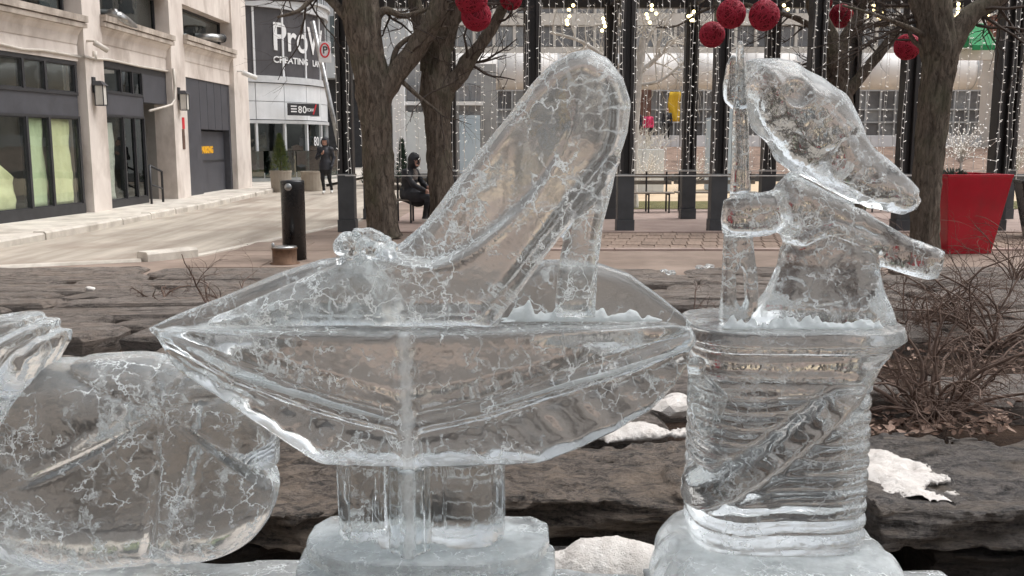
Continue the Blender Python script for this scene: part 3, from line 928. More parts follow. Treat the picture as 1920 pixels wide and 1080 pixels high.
# ribs gather at the flower end, which faces the viewer
p0 = atY(295, 775, YP - ry)
a = np.arctan2(Z - p0.z, (X - p0.x) * .9) + .35 * np.sqrt((X - p0.x) ** 2 + (Z - p0.z) ** 2)
rr = np.sqrt((X - p0.x) ** 2 + (Z - p0.z) ** 2)
g = np.abs(np.sin(a * 3.5 + 2.45))
f = f + .03 * (.3 + .7 * np.clip((p0.z + .02 - Z) / .05, 0, 1)) * np.exp(-(g / .10) ** 2) * np.clip(rr / .06, .3, 1) * np.clip((.36 - rr) / .12, .12, 1) - .004 * np.clip(g, 0, 1)
f = f + .003 * waves(X, Y, Z, 20, 31, 8) + .0005 * waves(X, Y, Z, 80, 32, 8)
f = np.maximum(f, Z_SLAB + .003 - Z)
pk_f, pk_org = f, org
sculpt('pumpkin_shell', f, org, .0068, MAT['ice_pumpkin'], pk)
# stem, curling out at the upper left, cut away inside the shell
s0 = atY(20, 610, 2.06)
X, Y, Z, org = field_grid((atY(-150, 640, 2.06).x, 1.88, atY(0, 1040, 2.06).z), (atY(115, 640, 2.06).x, 2.2, atY(0, 585, 2.06).z), .0065)
lobe = px2([(-130, 1052), (-130, 604), (-30, 598), (20, 596), (48, 600), (74, 610), (92, 630), (102, 656), (88, 690), (62, 740), (36, 810), (16, 890), (6, 980), (4, 1052)], 2.03)
dl = poly_sd(X, Z, lobe)
st = slab(dl, np.abs(Y - 2.05) - .1, .06)
for arc_ in ([(98, 640), (60, 690), (20, 760), (-20, 860), (-40, 980)], [(80, 614), (20, 660), (-30, 740), (-70, 860)], [(60, 606), (-20, 640), (-80, 720)]):
    da = polyline_d(X, Z, px2(arc_, 1.96))
    st = st + .008 * np.exp(-(da / .007) ** 2) - .005 * np.exp(-((da - .02) / .01) ** 2)
st = st + .0025 * waves(X, Y, Z, 30, 40, 8) + .003 * waves(X, Y, Z, 90, 44, 8) * np.clip((Z - atY(0, 660, 2.03).z) / .03, 0, 1)
st = np.maximum(st, Z_SLAB + .004 - Z)
xi = [np.clip(np.round((a_.ravel() - pk_org[i]) / .0068).astype(int), 0, pk_f.shape[i] - 1) for i, a_ in enumerate((X, Y, Z))]
st = np.maximum(st, -(pk_f[np.ix_(*xi)] - .003))
sculpt('stem', st, org, .0065, MAT['ice_pumpkin'], pk)

# ---- spool
YSP = 2.06
xs = atY(1450, 880, YSP).x
zs0 = atY(1450, 1036, 1.95).z
zs1 = atY(1450, 618, 1.95).z
sp = thing('ice_spool', (xs, YSP, zs0), 'ribbed ice spool wound with thread, a slanting band across its front', 'ice sculpture')
X, Y, Z, org = field_grid((xs - .27, YSP - .2, zs0 - .01), (xs + .30, YSP + .2, zs1 + .01), .0062)
zz = lambda v: atY(1450, v, 1.95).z
wz = np.interp(Z.ravel(), [zz(1036), zz(1025), zz(735), zz(715), zz(690), zz(650), zz(632), zz(622), zz(612)],
               [.188, .192, .192, .193, .199, .224, .231, .228, .220]).reshape(Z.shape)
cxz = np.interp(Z.ravel(), [zz(1036), zz(735), zz(650), zz(612)], [0, 0, .018, .022]).reshape(Z.shape)
dyw = wz * .72
k = ((np.abs(X - xs - cxz) / wz) ** 4.2 + (np.abs(Y - YSP) / dyw) ** 3.0) ** (1 / 3.4)
f = (k - 1) * .14
mask = np.clip((zz(722) - Z) / .02, 0, 1)
gz = np.abs(np.sin((Z + .0025 * np.sin(X * 17) + .0015 * np.sin(X * 41)) * math.pi / .033))
band = px2([(1600, 735), (1520, 800), (1440, 862), (1370, 910), (1290, 955)], 1.93)
bmask = np.clip(1 - (polyline_d(X, Z, band) / .036) ** 6, 0, 1) * (Y < YSP)
f = f + mask * .009 * (1 - gz) ** 2 * (1 - bmask)
band = px2([(1600, 735), (1520, 800), (1440, 862), (1370, 910), (1290, 955)], 1.93)
db = polyline_d(X, Z, band)
frontm = (Y < YSP)
f = f - .013 * np.clip(1 - (db / .034) ** 4, 0, 1) * frontm * np.clip(mask * 2, 0, 1)
f = f + .009 * np.exp(-((db - .040) / .006) ** 2) * frontm * mask
lip = np.exp(-((Z - zz(640)) / .006) ** 2) - np.exp(-((Z - zz(660)) / .008) ** 2)
f = f - .005 * lip + .0008 * waves(X, Y, Z, 30, 51, 8)
f = np.maximum(np.maximum(f, Z - zs1), zs0 - Z)
sculpt('thread_drum', f, org, .0062, MAT['ice_spool'], sp)
# frosted base of the spool
X, Y, Z, org = field_grid((atY(1195, 1040, 2).x, 1.74, Z_SLAB), (atY(1715, 1040, 2).x, 2.3, zs0), .008)
k = ((np.abs(X - xs) / .268) ** 3.4 + (np.abs(Y - 2.02) / .255) ** 3 + (np.clip(Z - Z_SLAB, 0, 1) / (zs0 - Z_SLAB + .04)) ** 2.4) ** .36
f = (k - 1) * .12 + .003 * waves(X, Y, Z, 30, 61, 8) + .0015 * waves(X, Y, Z, 80, 62, 8)
f = np.maximum(np.maximum(f, Z - zs0 + .003), Z_SLAB + .002 - Z)
sculpt('spool_base', f, org, .008, MAT['ice_base'], sp)

# ---- snouted figure standing on the spool
YM = 2.04
ms = thing('ice_figure', (xs, YM, zs1), 'ice mouse figure with a long snout, one arm stretched out, standing on the ice spool', 'ice sculpture')
head = px2([(1398, 112), (1420, 106), (1455, 108), (1500, 124), (1545, 148), (1580, 178), (1606, 215), (1622, 255), (1660, 296), (1700, 332), (1724, 356), (1727, 376), (1716, 392), (1692, 402), (1655, 394), (1610, 388), (1570, 374), (1525, 352), (1482, 326), (1456, 300), (1434, 268), (1412, 240), (1398, 205)], YM)
ear = px2([(1366, 118), (1378, 100), (1398, 108), (1404, 160), (1402, 206), (1384, 205), (1368, 185), (1364, 150)], YM)
torso = px2([(1478, 318), (1530, 340), (1600, 380), (1628, 404), (1640, 440), (1644, 500), (1652, 545), (1666, 580), (1674, 612), (1398, 612), (1412, 584), (1440, 545), (1458, 500), (1468, 445), (1474, 430), (1462, 400), (1456, 350)], YM)
armr = px2([(1600, 392), (1640, 412), (1700, 444), (1762, 468), (1757, 500), (1748, 520), (1730, 523), (1690, 512), (1645, 497), (1610, 470)], YM)
arml = px2([(1352, 372), (1375, 362), (1440, 362), (1470, 356), (1500, 372), (1500, 440), (1466, 436), (1400, 442), (1352, 440), (1348, 410)], YM)
h = .0056
lo, hi = bounds([head, torso, armr, arml], YM - .12, YM + .12)
X, Y, Z, org = field_grid(lo, hi, h)
ay = np.abs(Y - YM)
dh = poly_sd(X, Z, head)
f = chamfer(dh, ay - (.03 + np.clip(-dh, 0, .06) * .7), .02)
f = smin(f, slab(poly_sd(X, Z, ear), np.abs(Y - YM - .03) - .018, .014), .008)
dt = poly_sd(X, Z, torso)
f = smin(f, chamfer(dt, ay - (.05 + .02 * np.clip((zs1 + .12 - Z) / .12, 0, 1)), .03), .008)
f = smin(f, chamfer(poly_sd(X, Z, armr), np.abs(Y - YM + .015) - .034, .018), .008)
f = smin(f, chamfer(poly_sd(X, Z, arml), np.abs(Y - YM + .02) - .036, .02), .008)
# collar / hem folds
hem = px2([(1466, 436), (1492, 446), (1550, 422), (1600, 440), (1640, 456)], YM)
dc = polyline_d(X, Z, hem)
f = f - .007 * np.exp(-(dc / .009) ** 2) + .005 * np.exp(-((dc - .02) / .009) ** 2)
mouth = px2([(1600, 386), (1640, 378), (1690, 372), (1722, 366)], YM)
f = f + .006 * np.exp(-(polyline_d(X, Z, mouth) / .006) ** 2)
brow = px2([(1470, 150), (1540, 190), (1590, 240), (1640, 296), (1700, 345)], YM)
f = f - .004 * np.exp(-(polyline_d(X, Z, brow) / .008) ** 2)
cheek = px2([(1605, 250), (1560, 262), (1530, 300), (1560, 340), (1640, 380)], YM)
f = f + .006 * np.exp(-(polyline_d(X, Z, cheek) / .008) ** 2)
hm = np.clip((Z - atY(1500, 390, YM).z) / .05, 0, 1)
f = f + (.001 + .002 * hm) * waves(X, Y, Z, 34, 71, 8) + (.0006 + .0022 * hm) * waves(X, Y, Z, 75, 72, 8)
for (u_, v_, r) in ((1575, 195, .02), (1500, 170, .03), (1450, 200, .02), (1560, 300, .025), (1700, 360, .012), (1640, 330, .016), (1380, 395, .016), (1430, 400, .016)):
    c = atY(u_, v_, YM - .075)
    f = smax(f, -(np.sqrt((X - c.x) ** 2 + (Y - c.y) ** 2 + (Z - c.z) ** 2) - r), .01)
f = np.maximum(f, zs1 + .002 - Z)
ms_f, ms_org = f, org
sculpt('mouse_body', f, org, h, MAT['ice_mouse'], ms)
# needle with its eye, held upright
nd_o = thing('ice_needle', atY(1388, 605, YM), 'upright ice needle with its eye at the bottom, held by the mouse figure', 'ice sculpture')
shaft = px2([(1380, 82), (1386, 74), (1392, 82), (1396, 200), (1402, 300), (1404, 360), (1408, 440), (1416, 520), (1418, 606), (1348, 606), (1352, 520), (1354, 440), (1370, 360), (1373, 300), (1376, 200)], YM)
eye = px2([(1376, 508), (1386, 494), (1396, 508), (1398, 560), (1388, 578), (1376, 560)], YM)
X, Y, Z, org = field_grid((atY(1340, 300, YM).x, YM - .07, zs1), (atY(1425, 300, YM).x, YM + .07, atY(1380, 66, YM).z), .0045)
f = slab(poly_sd(X, Z, shaft), np.abs(Y - YM + .01) - .02, .012)
f = smax(f, -poly_sd(X, Z, eye), .006) + .002 * waves(X, Y, Z, 50, 81, 8)
xi = [np.clip(np.round((a_.ravel() - ms_org[i]) / h).astype(int), 0, ms_f.shape[i] - 1) for i, a_ in enumerate((X, Y, Z))]
f = np.maximum(np.maximum(f, -(ms_f[np.ix_(*xi)] - .003)), zs1 + .002 - Z)
sculpt('needle_shaft', f, org, .0045, MAT['ice_mouse'], nd_o)

# ---- snow and shavings lying about
def snow(name, lo, hi, h, fn, mat, label):
    X, Y, Z, org = field_grid(lo, hi, h)
    o = link(name, mesh_from_field(name, fn(X, Y, Z), org, h, mat))
    return tag(o, label, 'snow', kind='stuff')
def strip(pts, Y0, hw, ht, zbase, seed):
    """low ragged ridge of shavings along a pixel polyline"""
    P = px2(pts, Y0)
    def fn(X, Y, Z):
        xs_ = [p[0] for p in P]
        hz = np.interp(X.ravel(), xs_, [p[1] for p in P]).reshape(X.shape)
        edge = np.minimum(X - min(xs_), max(xs_) - X)
        top = (hz - zbase) * (.55 + .22 * waves(X, Y, 0 * Z, 110, seed, 8) + .2 * waves(X, Y, 0 * Z, 330, seed + 4, 8)) * np.clip(edge / .02, 0, 1)
        prof = np.clip(1 - ((Y - Y0) / hw) ** 2, 0, 1) ** .6
        return np.maximum((Z - zbase - top * prof) * .6 + .0012 * waves(X, Y, Z, 160, seed + 1, 8), zbase - Z)
    return fn
def strip_snow(pts, Y0, hw, zbase, seed, label, h=.0045):
    P = px2(pts, Y0)
    lo = (min(p[0] for p in P), Y0 - hw - .01, zbase - .002); hi = (max(p[0] for p in P), Y0 + hw + .01, max(p[1] for p in P) + .03)
    snow('snow', lo, hi, h, strip(pts, Y0, hw, 0, zbase, seed), MAT['ice_shave'], label)
strip_snow([(925, 600), (945, 584), (975, 566), (1040, 564), (1110, 572), (1180, 574), (1230, 588), (1250, 604)], 1.965, .012, zr + .002, 3, 'white ice shavings heaped round the slipper heel')
strip_snow([(1350, 604), (1372, 584), (1400, 590), (1420, 560), (1440, 594), (1475, 568), (1500, 600), (1530, 570), (1552, 602), (1600, 596), (1640, 582), (1668, 606)], YM - .09, .012, zs1 + .002, 5, 'white jagged ice shavings at the feet of the mouse')
def mound(c, r, seed, amp=.02):
    def fn(X, Y, Z):
        return np.maximum(ellipsoid(X, Y, Z, c, r) + amp * .5 * waves(X, Y, Z, 18, seed, 8) + amp * .4 * waves(X, Y, Z, 60, seed + 1, 10) + amp * .3 * (1 - np.abs(waves(X, Y, Z, 47, seed + 3, 9))) + np.random.RandomState(seed).normal(0, .0016, np.broadcast(X, Y, Z).shape), c[2] - r[2] * .6 - Z)
    return fn
c = atY(1160, 1040, 2.28)
snow('snow', (c.x - .2, c.y - .12, c.z - .2), (c.x + .2, c.y + .12, c.z + .14), .006, mound((c.x - .02, c.y, c.z - .06), (.19, .11, .095), 4, .012), MAT['oldsnow'], 'dirty grainy snow heap between the pedestal and the spool base')
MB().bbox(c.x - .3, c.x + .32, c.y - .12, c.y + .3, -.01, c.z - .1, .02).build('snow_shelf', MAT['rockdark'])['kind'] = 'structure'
c = atZ(1655, 880, .455)
snow('snow', (c.x - .2, c.y - .25, .38), (c.x + .2, c.y + .2, .56), .008, mound((c.x, c.y, .437), (.2, .22, .028), 14, .014), MAT['oldsnow'], 'patch of melting snow on the grey slate slab')
c = atZ(1160, 812, .44)
snow('snow', (c.x - .28, c.y - .1, .36), (c.x + .28, c.y + .1, .52), .008, mound((c.x, c.y, .435), (.26, .06, .03), 24, .018), MAT['oldsnow'], 'thin line of old snow along the back of the brown slab')
c = atY(500, 1060, 1.98)
snow('snow', (-.95, 1.84, Z_SLAB - .02), (-.42, 1.98, Z_SLAB + .1), .007, mound((-.66, 1.9, Z_SLAB - .005), (.2, .045, .06), 34, .012), MAT['snow'], 'white snow packed against the foot of the ice pumpkin')
# ------------------------------------------------------------------ left building: concrete piers, shop windows, parking door
MAT['concrete'] = surf('painted_concrete', lin(208, 197, 189), lin(230, 221, 213), .9, vs=1.6, stretch=(1, 1, .45), bs=70, bstr=.2, grime=lin(170, 157, 147), grime_s=1.3, spec=.25)
MAT['concrete_dk'] = surf('weathered_concrete', lin(168, 156, 145), lin(202, 191, 180), .92, vs=3, bs=60, bstr=.5, grime=lin(118, 107, 97), grime_s=2.2, spec=.2)
MAT['black_metal'] = surf('black_painted_metal', lin(42, 42, 45), lin(58, 58, 61), .45, vs=5, bs=90, bstr=.05, rvar=.08)
MAT['grey_panel'] = surf('charcoal_cladding', lin(66, 66, 71), lin(80, 80, 86), .55, vs=3, bs=90, bstr=.05)
MAT['dark_room'] = surf('dim_interior', lin(58, 56, 52), lin(92, 88, 80), .9, vs=1.5)
MAT['recess'] = surf('grey_render', lin(132, 128, 124), lin(150, 146, 141), .9, vs=2)
MAT['paper'] = surf('masking_paper', lin(226, 222, 176), lin(240, 237, 198), .8, vs=2.5, bs=14, bstr=.5, bdist=.03)
MAT['paper_green'] = surf('greenish_paper', lin(206, 216, 178), lin(222, 230, 196), .8, vs=2.5, bs=14, bstr=.5, bdist=.03)
MAT['glass'] = glass_pane('shop_glass', (.92, .95, .93), .05)
MAT['glass_dk'] = glass_pane('tinted_glass', (.28, .31, .31), .12)
MAT['steel'] = surf('brushed_steel', lin(150, 150, 150), lin(190, 190, 188), .3, metal=.9, vs=6, bs=100, bstr=.05)
MAT['conduit'] = surf('cream_conduit', lin(196, 188, 178), lin(214, 206, 196), .6, vs=5, bstr=.05)
MAT['white_cab'] = surf('white_housing', lin(214, 212, 208), lin(232, 230, 226), .5, vs=5, bstr=.05)
MAT['frost_glass'] = surf('opal_lamp_glass', lin(206, 202, 194), lin(226, 222, 214), .3, vs=5, bstr=.02)
MAT['yellow'] = surf('yellow_sign_paint', lin(236, 172, 28), lin(250, 190, 44), .6, vs=5, bstr=.02)
MAT['red'] = surf('red_sign_paint', lin(196, 34, 48), lin(216, 48, 60), .5, vs=5, bstr=.02)
MAT['white_paint'] = surf('white_lettering', lin(232, 232, 232), lin(244, 244, 244), .5, vs=5, bstr=.02)
MAT['brown'] = surf('brown_plate', lin(92, 70, 60), lin(110, 86, 74), .6, vs=5, bstr=.05)

class Frame:
    """a facade: origin on the ground, t along it (away from the camera), n outwards"""
    def __init__(s, o, deg):
        a = math.radians(deg)
        s.o = Vector((o[0], o[1], 0)); s.t = Vector((math.sin(a), math.cos(a), 0)); s.n = Vector((math.cos(a), -math.sin(a), 0))
    def P(s, u, z, d=0.0): return s.o + s.t * u + s.n * d + Vector((0, 0, z))
    def px(s, x, y, d=0.0):
        """photo pixel -> (u, z) on the facade plane pushed out by d"""
        p = atPlane(x, y, s.o + s.n * d, s.n)
        return (p - s.o).dot(s.t), p.z
    def box(s, mb, u0, u1, z0, z1, d0, d1, mi=0):
        if u0 > u1: u0, u1 = u1, u0
        mb.obox(s.P(u0, z0, d0), s.n * (d1 - d0), s.t * (u1 - u0), Vector((0, 0, z1 - z0)), mi)
        return mb
    def part(s, name, mat, parent, u0, u1, z0, z1, d0, d1):
        return s.box(MB(), u0, u1, z0, z1, d0, d1).build(name, mat, parent)
    def ring(s, name, mat, parent, u0, u1, z0, z1, w, d0, d1, wb=None):
        mb = MB(); wb = w if wb is None else wb
        s.box(mb, u0, u1, z0, z0 + wb, d0, d1); s.box(mb, u0, u1, z1 - w, z1, d0, d1)
        s.box(mb, u0, u0 + w, z0 + wb, z1 - w, d0, d1); s.box(mb, u1 - w, u1, z0 + wb, z1 - w, d0, d1)
        return mb.build(name, mat, parent)

def text_mesh(txt, size, mat, name, origin, right, up, parent, extrude=.004, bold=0.0, spacing=1.0, align='LEFT'):
    cu = bpy.data.curves.new('lettering', 'FONT')
    cu.body = txt; cu.size = size; cu.extrude = extrude; cu.offset = bold; cu.space_character = spacing; cu.align_x = align
    tmp = bpy.data.objects.new('lettering_source', cu)
    COL.objects.link(tmp)
    bpy.context.view_layer.update()
    me = bpy.data.meshes.new_from_object(tmp.evaluated_get(bpy.context.evaluated_depsgraph_get()))
    bpy.data.objects.remove(tmp); bpy.data.curves.remove(cu)
    r, u_ = Vector(right).normalized(), Vector(up).normalized()
    n = r.cross(u_)
    M_ = Matrix(((r.x, u_.x, n.x, origin[0]), (r.y, u_.y, n.y, origin[1]), (r.z, u_.z, n.z, origin[2]), (0, 0, 0, 1)))
    me.transform(M_)
    me.materials.clear(); me.materials.append(mat)
    return link(name, me, parent)

XF = -8.75
FB = Frame((XF, 19.6), 0.8)         # bays two and three
FA = Frame((XF + .0, 19.6), 7.0)      # first bay, angled, u runs negative towards the camera
bld = thing('concrete_building', (XF - 3, 24, 0), 'cream concrete commercial building with shop windows and a parking door', 'building')
# sizes read off the facade
p1a, p1b = FB.px(165, 200)[0], FB.px(199, 200)[0]
p2a, p2b = FB.px(327, 230)[0], FB.px(352, 230)[0]
p3a, p3b = FB.px(442, 230)[0], FB.px(467, 230)[0]
ZTOP = 9.0
def pier(a, b):
    mb = MB()
    FB.box(mb, a, b, .02, ZTOP, -.5, 0)
    return mb.build('pier', MAT['concrete'], bld)
for a, b in ((p1a, p1b), (p2a, p2b), (p3a, p3b)):
    pier(a, b)
zlow = FB.px(260, 140)[1]          # top of openings
# --- first bay
A0 = FA.px(-120, 200)[0]; A1 = FA.px(163, 200)[0]
def zA(y): return FA.px(80, y, -.2)[1]
z_sill0, z_sill1 = .06, .32
zf0, zf1 = FA.px(0, 211, -.2)[1], FA.px(0, 167, -.2)[1]       # dark fascia between glass and transom
zt1 = FA.px(0, 97, -.2)[1]
FA.part('stall_riser', MAT['black_metal'], bld, A0, A1, z_sill0, z_sill1, -.45, -.16)
FA.part('fascia_board', MAT['grey_panel'], bld, A0, A1, zf0, zf1, -.45, -.19)
FA.part('head_rail', MAT['black_metal'], bld, A0, A1, zt1 - .06, zt1 + .02, -.45, -.16)
FA.part('transom_rail', MAT['black_metal'], bld, A0, A1, zf1, zf1 + .06, -.45, -.162)
FA.part('transom_rail', MAT['black_metal'], bld, A0, A1, zf0 - .05, zf0, -.45, -.162)
mul_lo = [FA.px(x, 300, -.2)[0] for x in (-62, 53, 95)] + [A1 - .05]
mul_hi = [FA.px(x, 130, -.2)[0] for x in (-40, 40, 82)] + [A1 - .05]
for u in mul_lo: FA.part('mullion', MAT['black_metal'], bld, u - .035, u + .035, z_sill1, zf0 - .05, -.3, -.158)
for u in mul_hi: FA.part('mullion', MAT['black_metal'], bld, u - .035, u + .035, zf1 + .06, zt1 - .06, -.3, -.158)
for i in range(3):
    for (m_, za, zb__) in ((mul_lo, z_sill1 + .002, zf0 - .052), (mul_hi, zf1 + .062, zt1 - .062)):
        w_ = FA.ring('shop_window', MAT['black_metal'], bld, m_[i] + .036, m_[i + 1] - .036, za, zb__, .018, -.235, -.185)
        FA.part('pane', MAT['glass'], w_, m_[i] + .055, m_[i + 1] - .055, za + .019, zb__ - .019, -.215, -.205)
# spandrel above, moulded ledge and the upper window
def profile(fr, name, mat, u0, u1, prof, parent=bld):
    """sweep a (depth, height) profile along the facade"""
    n = len(prof)
    v = [fr.P(u0, z, d) for d, z in prof] + [fr.P(u1, z, d) for d, z in prof]
    f = [(i, i + n, i + 1 + n, i + 1) for i in range(n - 1)] + [tuple(range(n - 1, -1, -1)), tuple(range(n, 2 * n))]
    mb = MB(); mb.add(v, f + [(n - 1, 2 * n - 1, n, 0)])
    return mb.build(name, mat, parent)
def spandrel(fr, u0, u1, z0, zl):
    m = (z0 + zl) / 2
    profile(fr, 'spandrel_wall', MAT['concrete'], u0, u1, [(-.5, z0), (-.13, z0), (-.13, m - .02), (-.145, m - .02), (-.145, m + .01), (-.13, m + .01), (-.12, zl - .28), (-.09, zl - .14), (-.03, zl - .05), (.02, zl), (-.5, zl)])
    profile(fr, 'window_ledge', MAT['concrete_dk'], u0 - .04, u1 + .04, [(-.5, zl + .002), (.1, zl + .002), (.1, zl + .09), (.06, zl + .095), (.06, zl + .11), (.13, zl + .115), (.13, zl + .24), (-.5, zl + .27)])
zlA = FA.px(0, 20, .05)[1]
spandrel(FA, A0, A1, zt1 + .022, zlA)
FA.part('upper_wall', MAT['concrete'], bld, A0, A1, zlA + 1.6, ZTOP, -.5, -.05)
w_ = FA.ring('upper_window', MAT['black_metal'], bld, A0, A1, zlA + .28, zlA + 1.6, .05, -.45, -.36)
FA.part('pane', MAT['glass_dk'], w_, A0 + .05, A1 - .05, zlA + .33, zlA + 1.55, -.41, -.4)
# room behind the first bay
roomA = MB()
FA.box(roomA, A0, A1, .05, .3, -4, -.47); FA.box(roomA, A0, A1, .3, 3.6, -4.1, -4); FA.box(roomA, A0, A1, 3.45, 3.55, -4, -.47); FA.box(roomA, A1 - .02, A1 + .1, .3, 3.45, -4, -.47)
roomA.build('shop_interior', MAT['recess'], bld)
FA.part('pier', MAT['concrete'], bld, A0 - .75, A0, .02, ZTOP, -.5, 0)
FA.part('side_wall', MAT['concrete'], bld, A0 - 9, A0 - .76, .02, ZTOP, -.5, -.1)
# --- second bay
B0, B1 = p1b, p2a
zb_top = FB.px(200, 122, -.2)[1]
bd = FB.px(270, 250, -.2)[0]       # where the shopfront ends and the open entry begins
zs_hi0, zs_hi1 = FB.px(230, 178, -.2)[1], FB.px(230, 132, -.2)[1]
zs_lo = FB.px(230, 216, -.2)[1]
FB.part('stall_riser', MAT['black_metal'], bld, B0, bd, .04, .28, -.45, -.16)
FB.part('fascia_board', MAT['grey_panel'], bld, B0, bd, zs_lo, zs_hi0, -.45, -.18)
FB.part('head_rail', MAT['black_metal'], bld, B0, B1, zs_hi1, zs_hi1 + .14, -.45, -.16)
FB.part('transom_rail', MAT['black_metal'], bld, B0, bd, zs_hi0, zs_hi0 + .05, -.45, -.162)
FB.part('transom_rail', MAT['black_metal'], bld, B0, bd, zs_lo - .05, zs_lo, -.45, -.162)
muB = [B0 + .03] + [FB.px(x, 280, -.2)[0] for x in (232, 253)] + [bd - .03]
for u in muB:
    FB.part('mullion', MAT['black_metal'], bld, u - .03, u + .03, .28, zs_lo - .05, -.3, -.158)
    FB.part('mullion', MAT['black_metal'], bld, u - .03, u + .03, zs_hi0 + .05, zs_hi1, -.3, -.158)
for i in range(3):
    for (za, zb__) in ((.282, zs_lo - .052), (zs_hi0 + .052, zs_hi1 - .002)):
        w_ = FB.ring('shop_window', MAT['black_metal'], bld, muB[i] + .031, muB[i + 1] - .031, za, zb__, .016, -.235, -.185)
        FB.part('pane', MAT['glass'] if i == 0 else MAT['glass_dk'], w_, muB[i] + .048, muB[i + 1] - .048, za + .017, zb__ - .017, -.215, -.205)
roomB = MB()
FB.box(roomB, B0 - .2, bd, .3, zs_hi1, -3.1, -3); FB.box(roomB, B0 - .2, bd, .02, .04, -3, -.47); FB.box(roomB, bd - .06, bd, .04, zs_hi1, -3, -.46)
roomB.build('shop_interior', MAT['dark_room'], bld)
FB.part('soffit_panel', MAT['grey_panel'], bld, bd, B1, FB.px(300, 195, -.2)[1], zs_hi1, -.5, -.165)
rec = MB()
zso = FB.px(300, 195, -.2)[1]
FB.box(rec, bd, B1 + .3, .0, zso + .3, -2.6, -2.5); FB.box(rec, bd, B1 + .3, zso + .3, zso + .4, -2.5, -.5); FB.box(rec, B1, B1 + .1, .0, zso + .3, -2.5, -.5); FB.box(rec, bd, bd + .03, .0, zso + .3, -2.5, -.47)
rec.build('entry_recess', MAT['recess'], bld)
FB.part('recess_door', MAT['grey_panel'], bld, bd + .5, bd + 1.6, .3, 2.4, -2.5, -2.44)
FB.part('entry_step', MAT['concrete_dk'], bld, bd + .05, B1, .0, .3, -2.4, -.9)
zlB = FB.px(260, 68, .05)[1]
spandrel(FB, B0, B1, zs_hi1 + .142, zlB)
FB.part('upper_wall', MAT['concrete'], bld, B0, B1, zlB + 1.15, ZTOP, -.5, -.05)
w_ = FB.ring('upper_window', MAT['black_metal'], bld, B0, B1, zlB + .28, zlB + 1.15, .05, -.45, -.36)
FB.part('pane', MAT['glass_dk'], w_, B0 + .05, B1 - .05, zlB + .33, zlB + 1.10, -.41, -.4)
FB.part('blanking_panel', MAT['dark_room'], bld, B0, B1, zlB + .28, zlB + 1.15, -.9, -.88)
# --- third bay: charcoal cladding with the parking door
C0, C1 = p2b, p3a
zc_top = FB.px(400, 155, -.2)[1]
d0, d1 = FB.px(371, 300, -.3)[0], FB.px(424, 300, -.3)[0]
zd = FB.px(395, 243, -.2)[1]
npan = 4
for i in range(npan):
    a, b = d0 + (d1 - d0) * i / npan, d0 + (d1 - d0) * (i + 1) / npan
    FB.part('cladding_panel', MAT['grey_panel'], bld, a + .012, b - .012, zd, zc_top, -.45, -.17)
FB.part('cladding_panel', MAT['grey_panel'], bld, C0, d0 - .012, .02, zc_top, -.45, -.168)
FB.part('cladding_panel', MAT['grey_panel'], bld, d1 + .012, C1, .02, zc_top, -.45, -.168)
FB.part('backing_wall', MAT['black_metal'], bld, C0, C1, zd + .01, zc_top, -.6, -.46)
door = FB.part('parking_door', MAT['grey_panel'], bld, d0, d1, .06, zd - .05, -.42, -.35)
FB.part('door_rail', MAT['black_metal'], door, d0, d1, 1.0, 1.05, -.349, -.335)
jm = MB(); FB.box(jm, d1, d1 + .05, .02, zd, -1.25, -.46); FB.box(jm, d0 - .05, d0, .02, zd, -1.25, -.46); FB.box(jm, d0, d1, zd, zd + .05, -1.25, -.61)
jm.build('door_jamb', MAT['black_metal'], bld)
q0 = FB.px(377, 287, -.345)
text_mesh('PARKING', .27, MAT['yellow'], 'lettering', FB.P(q0[0], q0[1], -.346), FB.t, (0, 0, 1), door, .006, .012, .95)
zlC = FB.px(395, 96, .05)[1]
spandrel(FB, C0, C1, zc_top + .002, zlC)
FB.part('upper_wall', MAT['concrete'], bld, C0, C1, zlC + 1.05, ZTOP, -.5, -.05)
w_ = FB.ring('upper_window', MAT['black_metal'], bld, C0, C1, zlC + .28, zlC + 1.05, .05, -.45, -.36)
FB.part('pane', MAT['glass_dk'], w_, C0 + .05, C1 - .05, zlC + .33, zlC + 1.0, -.41, -.4)
FB.part('blanking_panel', MAT['dark_room'], bld, C0, C1, zlC + .28, zlC + 1.05, -.9, -.88)
FA.part('blanking_panel', MAT['dark_room'], bld, A0, A1, zlA + .28, zlA + 1.6, -.9, -.88)
FB.part('end_wall', MAT['concrete'], bld, p3b, p3b + .15, .02, ZTOP, -6, -.02)
# masking paper hung inside the shop windows
def paper(fr, u0, u1, z0, z1, d, mat, label, seed, slump=0.0):
    v, f = [], []
    nu, nv = 14, 22
    for j in range(nv + 1):
        for i in range(nu + 1):
            a, b = i / nu, j / nv
            top = z1 - slump * (a * .8 + .25 * math.sin(a * 5 + seed))
            z = z0 + (top - z0) * b
            fold = .05 * mnoise.noise(Vector((a * 5 + seed, b * 2.0, seed))) + .035 * mnoise.noise(Vector((a * 11, b * 5, seed + 3)))
            v.append(fr.P(u0 + (u1 - u0) * a, z, d - .085 + fold))
    for j in range(nv):
        for i in range(nu):
            k = j * (nu + 1) + i
            f.append((k, k + 1, k + nu + 2, k + nu + 1))
    mb = MB(); mb.add(v, f)
    o = mb.build('paper_sheet', mat, None, True)
    sol = o.modifiers.new('thickness', 'SOLIDIFY'); sol.thickness = .004
    return tag(o, label, 'paper', 'paper masking the shop windows')
paper(FA, mul_lo[2] + .05, mul_lo[3] - .16, .325, zf0 - .06, -.21, MAT['paper'], 'creased yellow paper filling the pane next to the concrete pier', 1)
paper(FA, mul_lo[1] + .05, mul_lo[2] - .05, .325, zf0 - .055, -.21, MAT['paper_green'], 'smooth greenish paper in the narrow middle shop pane', 5)
